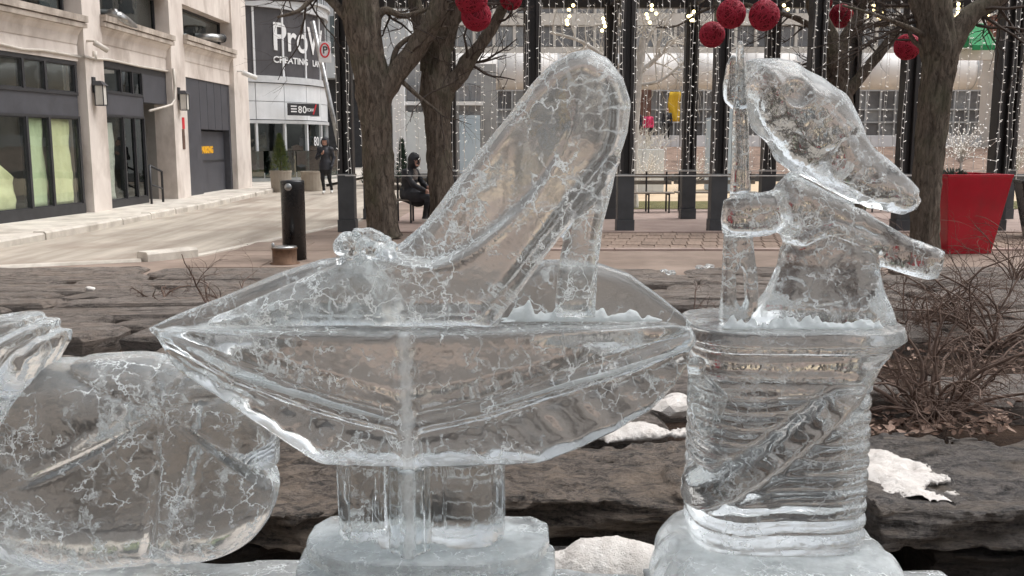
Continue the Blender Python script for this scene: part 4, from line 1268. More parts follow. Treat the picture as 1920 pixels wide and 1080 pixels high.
paper(FA, mul_lo[0] + .1, mul_lo[1] - .3, .325, 1.5, -.24, MAT['paper'], 'slumped yellow paper low in the shop pane beside the frame edge', 9, .55)
paper(FB, muB[0] + .06, muB[1] - .3, .3, 2.0, -.22, MAT['frost_glass'], 'pale printed notice behind the glass between the piers', 12)
# duct elbow poking from the upper window
dk = thing('vent_duct', FB.P(*FB.px(232, 30, .1), .1), 'grey ventilation duct elbow poking from the upper window', 'duct')
q = [FB.px(208, 26, -.1), FB.px(228, 26, .2), FB.px(236, 28, .3), FB.px(246, 38, .25), FB.px(250, 52, .0)]
MB().tube([FB.P(u, z, d) for (u, z), d in zip(q, (-.38, .0, .12, .12, .02))], .1, 14).build('duct_pipe', MAT['steel'], dk, True)
MB().tube([FB.P(q[1][0] - .02, q[1][1], .0), FB.P(q[1][0] + .06, q[1][1], .04)], .12, 14).build('duct_collar', MAT['steel'], dk, True)
dk = thing('vent_pipe', FB.P(*FB.px(398, 70, .1), .1), 'small grey flue pipe through the end upper window', 'duct')
q = FB.px(396, 71, 0)
MB().tube([FB.P(q[0] - .25, q[1], -.38), FB.P(q[0] - .1, q[1], .1), FB.P(q[0] + .4, q[1] + .03, .18)], .11, 12).build('flue', MAT['steel'], dk, True)
MB().tube([FB.P(q[0] + .4, q[1] + .03, .18), FB.P(q[0] + .46, q[1] + .034, .19)], .13, 12).build('flue_cap', MAT['black_metal'], dk, True)
# wall lanterns
def lantern(px, py, fr, label):
    u, z = fr.px(px, py, .14)
    L = thing('wall_lantern', fr.P(u, z, 0), label, 'wall lamp', 'lanterns on the concrete piers')
    fr.part('back_plate', MAT['black_metal'], L, u - .07, u + .07, z - .02, z + .3, .001, .03)
    fr.part('lamp_glass', MAT['frost_glass'], L, u - .085, u + .085, z - .26, z + .12, .07, .23)
    mb = MB()
    for a in (-.1, .085):
        for d in (.055, .23): fr.box(mb, u + a, u + a + .015, z - .28, z + .13, d, d + .015)
    fr.box(mb, u - .1, u + .1, z - .29, z - .27, .055, .245)
    mb.build('lamp_cage', MAT['black_metal'], L)
    mb = MB()
    a = [fr.P(u - .13, z + .13, .03), fr.P(u + .13, z + .13, .03), fr.P(u + .13, z + .13, .27), fr.P(u - .13, z + .13, .27)]
    t = [fr.P(u - .06, z + .22, .03), fr.P(u + .06, z + .22, .03), fr.P(u + .06, z + .22, .18), fr.P(u - .06, z + .22, .18)]
    mb.add(a + t, [(3, 2, 1, 0), (4, 5, 6, 7), (0, 1, 5, 4), (1, 2, 6, 5), (2, 3, 7, 6), (3, 0, 4, 7)])
    mb.build('lamp_hood', MAT['black_metal'], L)
lantern(188, 172, FB, 'black wall lantern on the pier beside the papered window')
lantern(345, 186, FB, 'black wall lantern on the pier beside the parking door')
# cameras and conduit
def cctv(px, py, label, ln=.34, r=.07, mat='white_cab'):
    u, z = FB.px(px, py, .2)
    L = thing('security_camera', FB.P(u, z, 0), label, 'camera', 'cameras on the concrete building')
    MB().tube([FB.P(u, z + .1, .0), FB.P(u, z + .1, .16), FB.P(u, z + .02, .2)], .025, 8).build('camera_arm', MAT[mat], L, True)
    MB().tube([FB.P(u - .05, z + .06, .18), FB.P(u + .1 + ln * .4, z - .08, .3 + ln * .5)], [r, r * .95], 12).build('camera_body', MAT[mat], L, True)
cctv(181, 86, 'small grey dome-ended camera high on the first concrete pier', .12, .06, 'conduit')
cctv(457, 140, 'white tube camera pointing down from the building corner', .42, .08)
cd = thing('conduit_run', FB.P(p1b, 3.4, .02), 'cream cable conduit sagging along the wall above the shops', 'conduit')
pts = [FA.P(*FA.px(x, y, -.1), -.1) for x, y in ((-40, 78), (0, 82), (40, 92), (80, 94), (120, 101), (155, 106))] + [FB.P(*FB.px(x, y, .03), .03) for x, y in ((158, 106), (180, 110), (205, 112))] + [FB.P(*FB.px(x, y, -.1), -.1) for x, y in ((215, 114), (260, 124), (318, 134))]
MB().tube(pts, .028, 6).build('conduit_pipe', MAT['conduit'], cd, True)
MB().tube([FB.P(*FB.px(178, 96, .03), .03), FB.P(*FB.px(178, 114, .03), .03)], .05, 8).build('conduit_box', MAT['conduit'], cd, True)
cd = thing('drain_pipe', FB.P(p2a, 3, .02), 'thin cream pipe bending down beside the open entry', 'pipe')
pts = [FB.P(*FB.px(x, y, .03), .03) for x, y in ((325, 128), (328, 160), (328, 186), (322, 196), (310, 200), (280, 208))]
MB().tube(pts, .03, 6).build('pipe_run', MAT['conduit'], cd, True)
# small notices on the second pier
for (x, y, w, hh, mt, lb) in ((344, 231, .16, .3, 'red', 'small red and white notice on the concrete pier'), (344, 250, .16, .22, 'brown', 'small brown square plate on the pier, upper one'), (345, 267, .18, .36, 'brown', 'brown upright plate on the pier, lowest one')):
    u, z = FB.px(x, y, .01)
    o = FB.part('wall_notice', MAT[mt], None, u - w / 2, u + w / 2, z - hh / 2, z + hh / 2, .002, .015)
    tag(o, lb, 'sign', 'small plates on the pier')
# handrail at the entry
hr = thing('handrail', FB.P(bd + .7, 0, -.3), 'black steel handrail beside the shop entry step', 'handrail')
pa, pb, pc_, = FB.P(*FB.px(283, 330, .1), .1), FB.P(*FB.px(306, 323, .1), .1), None
pa = FB.P(FB.px(281, 320, .1)[0], 1.02, .1); pb = FB.P(FB.px(303, 320, .1)[0], .86, .1)
MB().tube([pa, pb, Vector((pb.x, pb.y, .1))], .03, 8).build('rail', MAT['black_metal'], hr, True)
MB().tube([pa - Vector((0, 0, .45)), pb - Vector((0, 0, .42))], .022, 8).build('lower_rail', MAT['black_metal'], hr, True)
MB().tube([pa, Vector((pa.x, pa.y, .1))], .03, 8).build('post', MAT['black_metal'], hr, True)
# footway and kerb in front of the shops
fw = sheet('footway', [(-12, 6), (-8.2, 6), (-7.65, 17), (-7.55, 24), (-7.75, 31), (-6.6, 33.5), (-6.0, 60), (-12, 60)], .11, MAT['kerb'])
stones_along([(-7.9, 11.0), (-7.6, 17), (-7.5, 24), (-7.7, 31), (-6.55, 33.5)], .24, -.04, .125, 1.5, 'kerb_stone', MAT['kerb'], fw, seed=9)

# ------------------------------------------------------------------ curved corner building with the banner
MAT['white_tile'] = surf('white_cladding_tile', lin(222, 224, 226), lin(236, 238, 240), .35, vs=2, bs=60, bstr=.03, objrand=.02)
MAT['alu'] = surf('pale_aluminium', lin(196, 198, 200), lin(214, 216, 218), .4, vs=4, bs=60, bstr=.03)
MAT['banner'] = surf('charcoal_banner', lin(70, 68, 71), lin(84, 82, 85), .6, vs=1.5, bs=40, bstr=.1)
MAT['green_glass'] = glass_pane('greenish_glass', (.18, .27, .27), .16)
cdir = Vector(((403 - 960) / FPX, 1, 0)).normalized()
CC = Vector((cdir.x * 42.0, cdir.y * 42.0, 0)); CR = 4.75
cbd = thing('curved_building', (CC.x, CC.y, 0), 'rounded white-tiled corner building with a black banner and glazed ground floor', 'building')
def dircam(th): # angle measured from the direction facing the camera, positive to the right in the picture
    b = math.atan2(-CC.y, -CC.x)
    return Vector((math.cos(b + th), math.sin(b + th), 0))
def cz(y, d=38.2): return atY(500, y, d).z
def arc(name, mat, th0, th1, r0, r1, z0, z1, parent, seg=3):
    v, f = [], []
    for i in range(seg + 1):
        d = dircam(th0 + (th1 - th0) * i / seg)
        for r in (r0, r1):
            for z in (z0, z1):
                p = CC + d * r; v.append((p.x, p.y, z))
    for i in range(seg):
        a, b = i * 4, i * 4 + 4
        f += [(a + 2, b + 2, b + 3, a + 3), (a, a + 1, b + 1, b), (a + 1, a + 3, b + 3, b + 1), (a, b, b + 2, a + 2)]
    f += [(0, 2, 3, 1), (seg * 4, seg * 4 + 1, seg * 4 + 3, seg * 4 + 2)]
    mb = MB(); mb.add(v, f); return mb.build(name, mat, parent)
T0, T1 = math.radians(-20), math.radians(110)
z_ban0, z_ban1 = cz(147), cz(24)
z_t0, z_t1 = cz(226), cz(160)
z_g0 = cz(322)
arc('wall_core', MAT['black_metal'], T0, T1, CR - .8, CR - .45, .0, 9.5, cbd, 24)
arc('upper_cornice', MAT['alu'], T0, T1, CR - .4, CR + .12, z_ban1, z_ban1 + .35, cbd, 28)
arc('balcony_floor', MAT['alu'], T0, T1, CR - .4, CR + .22, z_ban1 + .36, z_ban1 + .46, cbd, 28)
arc('band_cornice', MAT['alu'], T0, T1, CR - .4, CR + .08, z_t1 + .02, z_ban0, cbd, 28)
arc('window_head', MAT['alu'], T0, T1, CR - .4, CR + .05, z_t0 - .14, z_t0 - .02, cbd, 28)
arc('plinth', MAT['alu'], T0, T1, CR - .4, CR + .02, .02, z_g0, cbd, 28)
ths = [math.radians(20.2 + 14.8 * k) for k in range(-3, 6)]
zm = (z_t0 + z_t1) / 2
for a, b in zip(ths[:-1], ths[1:]):
    arc('banner_panel', MAT['banner'], a + .006, b - .006, CR - .06, CR - .02, z_ban0, z_ban1, cbd, 4)
    for z0, z1 in ((z_t0, zm), (zm, z_t1)):
        arc('cladding_tile', MAT['white_tile'], a + .003, b - .003, CR - .3, CR, z0 + .01, z1 - .01, cbd, 4)
    arc('window_pane', MAT['green_glass'], a + .01, b - .01, CR - .12, CR - .1, z_g0, z_t0 - .14, cbd, 3)
    arc('glass_balustrade', MAT['green_glass'], a + .004, b - .004, CR + .55, CR + .57, .25, 1.25, cbd, 3)
for a in ths:
    arc('mullion', MAT['white_tile'], a - .008, a + .008, CR - .08, CR + .03, z_ban0, z_ban1, cbd, 1)
    arc('mullion', MAT['white_tile'], a - .009, a + .009, CR - .14, CR + .01, z_g0, z_t0 - .14, cbd, 1)
# balcony rail and planting just visible on top
for k in range(26):
    a = math.radians(5 + k * 4)
    arc('baluster', MAT['alu'], a - .002, a + .002, CR + .14, CR + .17, z_ban1 + .47, z_ban1 + 1.4, cbd, 1)
# lettering wraps round the banner
def wrap_text(txt, size, th_start, z, mat, bold, squeeze=1.0, r=CR + .012):
    cu = bpy.data.curves.new('lettering', 'FONT'); cu.body = txt; cu.size = size; cu.extrude = .004; cu.offset = bold
    tmp = bpy.data.objects.new('lettering_source', cu); COL.objects.link(tmp); bpy.context.view_layer.update()
    me = bpy.data.meshes.new_from_object(tmp.evaluated_get(bpy.context.evaluated_depsgraph_get()))
    bpy.data.objects.remove(tmp)
    for v in me.vertices:
        th = th_start + v.co.x * squeeze / CR
        p = CC + dircam(th) * (r + v.co.z); v.co = (p.x, p.y, z + v.co.y)
    me.materials.clear(); me.materials.append(mat)
    return link('lettering', me, cbd)
def th_of(px): return math.asin(max(-1, min(1, (px - 403) / 201.0)))
wrap_text('ProW', 1.45, th_of(501), cz(99), MAT['white_paint'], .018, .9)
wrap_text('CREATING', .33, th_of(502), cz(122), MAT['white_paint'], .008, 1.15)
wrap_text('LANDM', .33, th_of(502) + 2.18 / CR, cz(122), MAT['white_paint'], .008, 1.15)
# small hanging sign
sg = thing('hanging_sign', tuple(CC + dircam(th_of(575)) * (CR + .3)), 'small dark address sign with white lettering on the white tiles', 'sign')
s0, s1 = CC + dircam(th_of(541)) * (CR + .1), CC + dircam(th_of(541)) * (CR + .1)
zs_, ze_ = atY(560, 216, 36.5).z, atY(560, 193, 36.5).z
pL, pR = atY(541, 205, 36.6), atY(598, 205, 37.6)
rt = (pR - pL); rt.z = 0; ln = rt.length; rt.normalize(); nr_ = Vector((rt.y, -rt.x, 0))
mb = MB(); mb.obox(Vector((pL.x, pL.y, zs_)), rt * ln, nr_ * -.08, Vector((0, 0, ze_ - zs_))); mb.build('sign_board', MAT['black_metal'], sg)
text_mesh('8', .36, MAT['white_paint'], 'lettering', Vector((pL.x, pL.y, zs_ + .1)) + rt * .42 + nr_ * .006, rt, (0, 0, 1), sg, .003, .005)
text_mesh('0', .36, MAT['white_paint'], 'lettering', Vector((pL.x, pL.y, zs_ + .1)) + rt * .62 + nr_ * .006, rt, (0, 0, 1), sg, .003, .005)
mb = MB()
for k_ in range(3): mb.obox(Vector((pL.x, pL.y, zs_ + .12 + k_ * .1)) + rt * .1 + nr_ * .006, rt * .26, nr_ * .004, Vector((0, 0, .045)))
mb.build('lettering_lines', MAT['white_paint'], sg)
text_mesh('POW', .17, MAT['white_paint'], 'lettering', Vector((pL.x, pL.y, zs_ + .16)) + rt * .8 + nr_ * .006, rt, (0, 0, 1), sg, .003, .003, .6)
mb = MB(); a = Vector((pL.x, pL.y, zs_ + .05)) + rt * (ln - .3) + nr_ * .006
mb.obox(a, rt * .06 + Vector((0, 0, .0)), nr_ * .004, rt * .14 + Vector((0, 0, .38))); mb.build('red_slash', MAT['red'], sg)
mb = MB(); mb.obox(Vector((pR.x, pR.y, zs_ - .02)) + rt * .01, rt * .1, nr_ * -.6, Vector((0, 0, ze_ - zs_ + .04))); mb.build('sign_side', MAT['white_tile'], sg)
# lettering on the glass
pg = CC + dircam(th_of(566)) * (CR - .08)
dg = dircam(th_of(578)); rg = Vector((-dg.y, dg.x, 0))
text_mesh('80 PO', .5, MAT['white_paint'], 'lettering', pg + dg * .12 + Vector((0, 0, cz(273))), rg, (0, 0, 1), cbd, .003, .004)

# tower wall, dark passage and end of the street
MAT['tower'] = surf('pale_tower_render', lin(196, 200, 202), lin(214, 218, 220), .8, vs=1, bs=30, bstr=.1)
tw = thing('street_tower', (-9, 58, 0), 'pale tall building beyond the dark passage at the street end', 'building')
def ybox(name, mat, parent, px0, px1, py0, py1, Y, depth):
    a, b = atY(px0, py1, Y), atY(px1, py0, Y)
    return MB().box(a.x, b.x, Y, Y + depth, a.z, b.z).build(name, mat, parent)
ybox('tower_wall', MAT['tower'], tw, 540, 760, -300, 146, 56, 6)
ybox('passage_wall', MAT['black_metal'], tw, 540, 700, 146, 345, 57.5, .4)
for k in range(5):
    for j in range(2):
        ybox('window_pane', MAT['glass_dk'], tw, 598 + k * 22, 612 + k * 22, -60 + j * 90, 10 + j * 90, 55.96, .05)
# no-stopping sign on its leaning pole
sp_ = thing('street_sign', atZ(655, 362), 'leaning grey street sign pole with a red-ringed parking sign', 'sign')
pa, pb = atY(655, 345, 30), atY(586, 40, 30)
MB().tube([Vector((pa.x, 30, .0)), pb], .075, 10).build('pole', MAT['steel'], sp_, True)
c = atY(608, 97, 29.85)
MB().bbox(c.x - .17, c.x + .2, 29.84, 29.87, c.z - .32, c.z + .3, .01).build('sign_plate', MAT['white_tile'], sp_)
mb = MB()
ring_ = [(math.cos(2 * math.pi * k / 28) * .13, math.sin(2 * math.pi * k / 28) * .2) for k in range(29)]
mb.tube([(c.x + .02 + a, 29.835, c.z + .04 + b) for a, b in ring_], .025, 6, False); mb.build('red_ring', MAT['red'], sp_)
text_mesh('P', .3, MAT['black_metal'], 'lettering', (c.x - .05, 29.836, c.z - .05), (1, 0, 0), (0, 0, 1), sp_, .002, .004)
# ------------------------------------------------------------------ light pergola
MAT['post'] = surf('dark_bronze_steel', lin(44, 42, 42), lin(58, 55, 54), .5, vs=3, bs=80, bstr=.08, stretch=(1, 1, .3))
MAT['post_foot'] = surf('charcoal_post_sleeve', lin(62, 64, 67), lin(78, 80, 83), .5, vs=3, bs=80, bstr=.08)
MAT['wire'] = surf('pale_wire', lin(206, 204, 200), lin(228, 226, 222), .6, vs=6, bstr=0)
MAT['bulb'] = emit('cool_white_bulb', (1.0, .97, .92), .45)
MAT['bulb_dim'] = emit('dim_white_bulb', (1.0, .95, .86), .25)
MAT['warm_bulb'] = emit('warm_bulb', (1.0, .78, .36), 4.0)
MAT['beam'] = surf('pergola_beam', lin(120, 122, 126), lin(150, 152, 156), .5, vs=4, bs=60, bstr=.05)
PX0, PDX = -2.9, 1.63
def make_post():
    r = thing('light_post', (0, 0, 0), 'x', 'post', 'dark steel posts of the light pergola')
    m = MB()
    for sx in (-1, 1): m.bbox(sx * .09 - .042, sx * .09 + .042, -.13, .13, 1.0, 5.4, .006)
    m.bbox(-.048, .048, -.03, .03, 1.0, 5.4, .004)
    m.build('shaft', MAT['post'], r)
    MB().bbox(-.142, .142, -.142, .142, .22, 1.0, .008).build('sleeve', MAT['post_foot'], r)
    MB().bbox(-.156, .156, -.156, .156, .0, .22, .01).build('foot', MAT['post_foot'], r)
    MB().bbox(-.15, .15, -.15, .15, .985, 1.015, .004).build('collar', MAT['steel'], r)
    return r
proto = make_post()
names_front = ['beside the thick tree next to the road', 'hidden mostly behind the second tree', 'rising behind the slipper back', 'just past the slipper heel, in the near row', 'between the slipper and the mouse, in the near row', 'behind the mouse head', 'beside the hanging red ball by the planter tree', 'behind the red planter']
posts = []
first = True
for k in range(8):
    o = proto if first else copy_tree(proto)
    first = False
    o.location = (PX0 + PDX * k, 16.95, 0)
    o['label'] = 'dark steel light post ' + names_front[k]
    posts.append(o)
names_back = ['behind the thick roadside tree', 'behind the bench tree', 'paired behind the slipper post', 'paired behind the slipper heel post', 'paired behind the mouse post', 'half seen behind the mouse ear', 'beside the forked tree', 'half behind the planter tree', 'at the far corner past the planter']
for k in range(9):
    o = copy_tree(proto)
    o.location = (PX0 + PDX * k, 19.85, 0)
    o['label'] = 'far-row dark light post ' + names_back[k]
# roof beams and slats
roof = thing('pergola_roof', (3, 18, 4.3), 'slatted steel roof of the light pergola, seen at the picture top', 'pergola')
for y0 in (16.95, 19.85):
    MB().bbox(PX0 - .3, PX0 + PDX * 9, y0 - .09, y0 + .09, 4.22, 4.4, .01).build('beam', MAT['post'], roof)
for k in range(9):
    MB().bbox(PX0 + PDX * k - .05, PX0 + PDX * k + .05, 17.05, 19.75, 4.23, 4.36, .008).build('rafter', MAT['post'], roof)
for k in range(13):
    y0 = 17.2 + k * .2
    MB().box(PX0, PX0 + PDX * 8.5, y0, y0 + .07, 4.4, 4.44).build('slat', MAT['beam'], roof)
for z0 in (.985,):
    for y0 in (16.95, 19.85):
        MB().tube([(PX0, y0 - .16, z0), (PX0 + PDX * 8, y0 - .16, z0)], .008, 5).build('tie_cable', MAT['wire'], roof)
# light strings: each a wire with small bulbs
rs = random.Random(21)
def make_string(seed, z0=1.02, z1=4.3, step=.155):
    r_ = random.Random(seed)
    me_w = MB(); pts = []
    n = 7
    for i in range(n):
        z = z1 + (z0 - z1) * i / (n - 1)
        pts.append((r_.uniform(-.022, .022), r_.uniform(-.015, .015), z))
    me_w.tube(pts, .0042, 3, False)
    b = MB(); z = z1 - r_.uniform(0, step)
    while z > z0:
        a = r_.choice((-1, 1)) * r_.uniform(.3, 1.2)
        dx, dz = math.cos(a) * .045 * r_.choice((-1, 1)), r_.uniform(-.03, .03)
        t_ = (z - z1) / (z0 - z1) * (n - 1); i_ = min(int(t_), n - 2); q_ = Vector(pts[i_]).lerp(Vector(pts[i_ + 1]), t_ - i_)
        b.tube([(q_.x, q_.y, z), (q_.x + dx * r_.uniform(.6, 1.2), q_.y - .01, z + dz)], [.004, .006], 4, True, 0, 1, r_.choice((0, 0, 1)))
        z -= step * r_.uniform(.75, 1.25)
    return me_w.mesh('wire', MAT['wire']), b.mesh('bulbs', [MAT['bulb'], MAT['bulb_dim']])
protos = [make_string(100 + i) for i in range(6)]
def hang(x, y, label, zoff=0.0):
    t = thing('light_string', (x, y, 0), label, 'string light', 'light strings hanging in the pergola')
    w_, b_ = rs.choice(protos)
    for nm, me in (('wire', w_), ('bulbs', b_)):
        o = link(nm, me, t, False)
        if nm == 'bulbs': o['kind'] = 'stuff'
    t.location.z = zoff
ORD = ['first', 'second', 'third', 'fourth', 'fifth', 'sixth', 'seventh', 'eighth', 'ninth', 'tenth', 'eleventh', 'twelfth', 'thirteenth', 'fourteenth', 'fifteenth', 'sixteenth']
for k in range(8):
    for j in range(8):
        x = PX0 + PDX * k + PDX * (j + .5) / 8 + rs.uniform(-.05, .05)
        u = 960 + FPX * x / 17
        if u > 1980: continue
        hang(x, 16.95 - .16, 'near-row white light string, %s past the %s pergola post from the road' % (ORD[j], ORD[k]))
    for s_ in (-.11, .1):
        hang(PX0 + PDX * k + s_, 16.95 - .19, 'white light string down the %s edge of the %s near pergola post from the road' % ('left' if s_ < 0 else 'right', ORD[k]))
for k in range(9):
    for j in range(8):
        x = PX0 + PDX * k + PDX * (j + .5) / 8 + rs.uniform(-.06, .06)
        u = 960 + FPX * x / 20
        if u > 1960 or u < 640: continue
        hang(x, 19.85 - .17, 'far-row white light string, %s past the %s pergola post from the road' % (ORD[j], ORD[k]))
# clusters of warm bulbs under the roof
wb = 0
for (px, py) in sorted(((912, 20), (992, 18), (1070, 8), (1066, 28), (1133, 32), (1228, 8), (1218, 24), (1290, 28), (1296, 20), (1472, 8), (1636, 8), (1652, 22), (1798, 6), (1858, 10), (906, 16), (880, 14))):
    wb += 1
    p = atY(px, py, 18.4)
    t = thing('bulb_cluster', (p.x, p.y, p.z), 'warm yellow bulb cluster under the pergola roof, %s counting from the road side' % ORD[wb - 1], 'lamp', 'warm bulb clusters under the pergola roof')
    mb = MB(); mb.tube([(p.x, p.y, p.z), (p.x, p.y, 4.4 if p.z < 4.35 else p.z + .1)], .006, 4); mb.build('flex', MAT['post'], t)
    for i in range(rs.randint(2, 4)):
        q = (p.x + rs.uniform(-.06, .06), p.y + rs.uniform(-.06, .06), p.z - .02 - i * .075)
        MB().sphere(q, .033, 8, 6).build('bulb', MAT['warm_bulb'], t, True)

# ------------------------------------------------------------------ trees
def bark(name, a, b):
    m, nt, N, L, p = nodes_of(name)
    v = coords(nt, (8, 8, 2.3))
    n1 = noise_tex(nt, v, 2.2, 10, .72, 1.1)
    n2 = noise_tex(nt, coords(nt, (1, 1, 1)), 2.0, 5, .6)
    c = mixrgb(nt, ramp(nt, n1.outputs[0], [(.35, 0.0), (.65, 1.0)]), a, b)
    c = mixrgb(nt, ramp(nt, n2.outputs[0], [(.5, 0.0), (.7, .6)]), c, lin(92, 92, 74))
    L.new(c, p.inputs['Base Color']); p.inputs['Roughness'].default_value = .95
    p.inputs['Specular IOR Level'].default_value = .2
    L.new(bump(nt, n1.outputs[0], 1.0, .05), p.inputs['Normal'])
    return m
MAT['bark'] = bark('furrowed_bark', lin(64, 57, 51), lin(136, 124, 112))
MAT['twig'] = surf('dark_twig', lin(50, 42, 38), lin(78, 66, 58), .9, vs=12, bstr=.2)
rs = random.Random(5)
def twigs(mb, start, d, length, r, depth, rng, seg=4):
    pts, rad = [Vector(start)], [r]
    d = Vector(d).normalized()
    n = 6
    for i in range(n):
        d = (d + Vector((rng.uniform(-.35, .35), rng.uniform(-.35, .35), rng.uniform(-.25, .3)))).normalized()
        pts.append(pts[-1] + d * length / n); rad.append(r * (1 - .7 * (i + 1) / n))
    mb.tube(pts, rad, seg, False)
    if depth > 0:
        for k in range(rng.randint(2, 4)):
            i = rng.randint(1, n - 1)
            a = (pts[i + 1] - pts[i]).normalized()
            side = a.cross(Vector((rng.uniform(-1, 1), rng.uniform(-1, 1), rng.uniform(-1, 1)))).normalized()
            twigs(mb, pts[i], a * .7 + side * rng.uniform(.5, 1), length * rng.uniform(.45, .7), rad[i] * .65, depth - 1, rng, 3)
def tree(label, Y, trunk, limbs, ntw, seed, group='bare street trees', tl=1.1, mat='bark', tmat='twig'):
    """trunk and limbs: lists of (px, py, half-width px[, depth offset]) read off the photograph at distance Y"""
    rng = random.Random(seed)
    base = atY(trunk[0][0], trunk[0][1], Y)
    t = thing('street_tree', (base.x, Y, 0), label, 'tree', group)
    def conv(l): return [atY(q[0], q[1], Y + (q[3] if len(q) > 3 else 0)) for q in l], [q[2] / FPX * Y for q in l]
    P, R = conv(trunk)
    P[0].z = -.02
    a, b = catmull(P, R, 8)
    MB().tube(a, b, 44, True, .0, 1, 0, .2).build('trunk', MAT[mat], t, True)
    ends = []
    for l in limbs:
        P, R = conv(l)
        a, b = catmull(P, R, 6)
        MB().tube(a, b, 14, True, .0, 1, 0, .13).build('limb', MAT[mat], t, True)
        ends.append((a, b))
    mb = MB()
    for k in range(ntw):
        a, b = rng.choice(ends)
        i = rng.randint(len(a) // 3, len(a) - 2)
        d = (a[i + 1] - a[i]).normalized()
        side = d.cross(Vector((rng.uniform(-1, 1), rng.uniform(-1, 1), rng.uniform(-1, 1)))).normalized()
        twigs(mb, a[i], d * .4 + side, tl * rng.uniform(.5, 1.2), min(.02, b[i] * .3) + .006, 2, rng)
    o = mb.build('crown', MAT[tmat], t)
    o['kind'] = 'stuff'
    return t
tree('thick furrowed tree rising between the roadside post and the bench', 15.6,
     [(722, 450, 33), (718, 430, 28), (711, 330, 28), (705, 230, 28), (700, 165, 32), (690, 110, 30), (680, 40, 31), (670, -60, 30), (660, -160, 24)],
     [[(708, 190, 22), (742, 140, 20), (780, 90, 19), (815, 30, 18), (838, -40, 16), (860, -120, 12)], [(678, 60, 15), (640, 20, 10), (600, -10, 6), (560, 20, 3.5, -.3), (520, 32, 2, -.4)], [(690, 60, 10), (720, 20, 7), (760, 30, 5), (820, 10, 3)],
      [(735, 135, 7), (745, 90, 5), (790, 60, 3.5), (840, 50, 2)], [(740, 140, 5), (790, 185, 3.5), (830, 215, 2)]], 28, 3)
tree('second furrowed tree with a knobbly fork beside the seated person', 16.2,
     [(836, 440, 29), (832, 400, 25), (824, 300, 22), (820, 220, 23), (820, 175, 29), (817, 140, 25), (826, 80, 22), (848, 20, 19), (862, -50, 16)],
     [[(830, 170, 20), (862, 142, 15), (875, 118, 15), (900, 85, 11), (930, 40, 10), (958, -20, 9), (980, -80, 7)], [(806, 130, 18), (796, 80, 13), (780, 20, 12), (770, -60, 10)], [(868, 130, 8), (878, 120, 12), (884, 112, 6)], [(830, 60, 12), (870, 20, 8), (905, -30, 6)]], 18, 8)
tree('furrowed tree standing beside the red planter', 12.9,
     [(1733, 500, 30), (1733, 440, 26), (1738, 330, 25), (1750, 220, 26), (1758, 140, 27), (1760, 90, 33), (1752, 40, 30), (1742, -40, 27), (1735, -120, 22)],
     [[(1768, 110, 24), (1800, 52, 20), (1830, 20, 17), (1870, -2, 15), (1920, -40, 12)], [(1748, 60, 16), (1722, 20, 11), (1700, -40, 9)], [(1740, 70, 6), (1700, 50, 4, -.3), (1640, 28, 3, -.4), (1580, 10, 2, -.5)], [(1740, 95, 5), (1712, 75, 4), (1694, 30, 3)]], 24, 13)
tree('dark forked tree rising behind the mouse head', 17.6,
     [(1592, 445, 26), (1590, 330, 22), (1582, 240, 22), (1572, 160, 19), (1566, 110, 22), (1548, 60, 17), (1528, 10, 15), (1515, -60, 12)],
     [[(1570, 100, 16), (1590, 62, 10), (1610, 30, 9), (1624, -20, 8)], [(1578, 190, 11), (1620, 135, 10), (1670, 75, 9), (1705, 30, 8), (1730, -30, 6)], [(1562, 120, 9), (1530, 60, 6), (1500, 38, 5), (1460, 24, 3.5), (1430, 20, 2)], [(1586, 72, 7), (1620, 50, 5), (1660, 44, 5), (1700, 30, 3)], [(1575, 150, 14), (1542, 100, 4), (1534, 125, 8), (1520, 138, 5)],
      [(1500, 35, 4, -.2), (1380, 5, 3, -.4), (1320, 20, 2.5, -.5), (1270, 48, 1.5, -.6), (1230, 52, 1, -.6)]], 24, 19)
# pale, frost-white lit tree inside the plaza
MAT['white_bark'] = surf('white_frosted_bark', lin(196, 190, 180), lin(226, 220, 210), .8, vs=10, bstr=.3)
tree('white light-wrapped bare tree inside the pergola', 23.0,
     [(1186, 400, 10), (1186, 300, 9), (1190, 200, 10), (1195, 150, 9), (1200, 120, 7), (1206, 70, 6)],
     [[(1195, 140, 5), (1150, 118, 4), (1090, 78, 3), (1030, 60, 2)], [(1195, 140, 5), (1230, 110, 4), (1270, 70, 3)], [(1200, 110, 4), (1180, 60, 3), (1150, 20, 2)], [(1195, 160, 4), (1240, 150, 3), (1290, 110, 2)], [(1194, 150, 5), (1120, 140, 3.5), (1050, 125, 2.5)], [(1204, 100, 4), (1222, 60, 3), (1250, 30, 2)]], 60, 30, None, 1.6, 'white_bark', 'white_bark')

# ------------------------------------------------------------------ red twine balls
MAT['red_ball'] = surf('crimson_core', lin(96, 8, 24), lin(120, 14, 34), .8, vs=8, bstr=.3)
MAT['red_twine'] = surf('crimson_twine', lin(150, 16, 44), lin(186, 34, 64), .55, vs=20, bstr=.2)
core = MB().sphere((0, 0, 0), .95, 24, 16).mesh('ball_core', MAT['red_ball'], True)
tw_ = MB(); rng = random.Random(3)
for k in range(70):
    n = Vector((rng.gauss(0, 1), rng.gauss(0, 1), rng.gauss(0, 1))).normalized()
    off = rng.uniform(-.75, .75); rr = math.sqrt(1 - off * off)
    a = n.orthogonal().normalized(); b = n.cross(a)
    m_ = 26
    tw_.tube([n * off + (a * math.cos(2 * math.pi * i / m_) + b * math.sin(2 * math.pi * i / m_)) * rr * (1 + .02 * math.sin(i * 3 + k)) for i in range(m_ + 1)], .022, 3, False)
twine = tw_.mesh('twine', MAT['red_twine'], True)
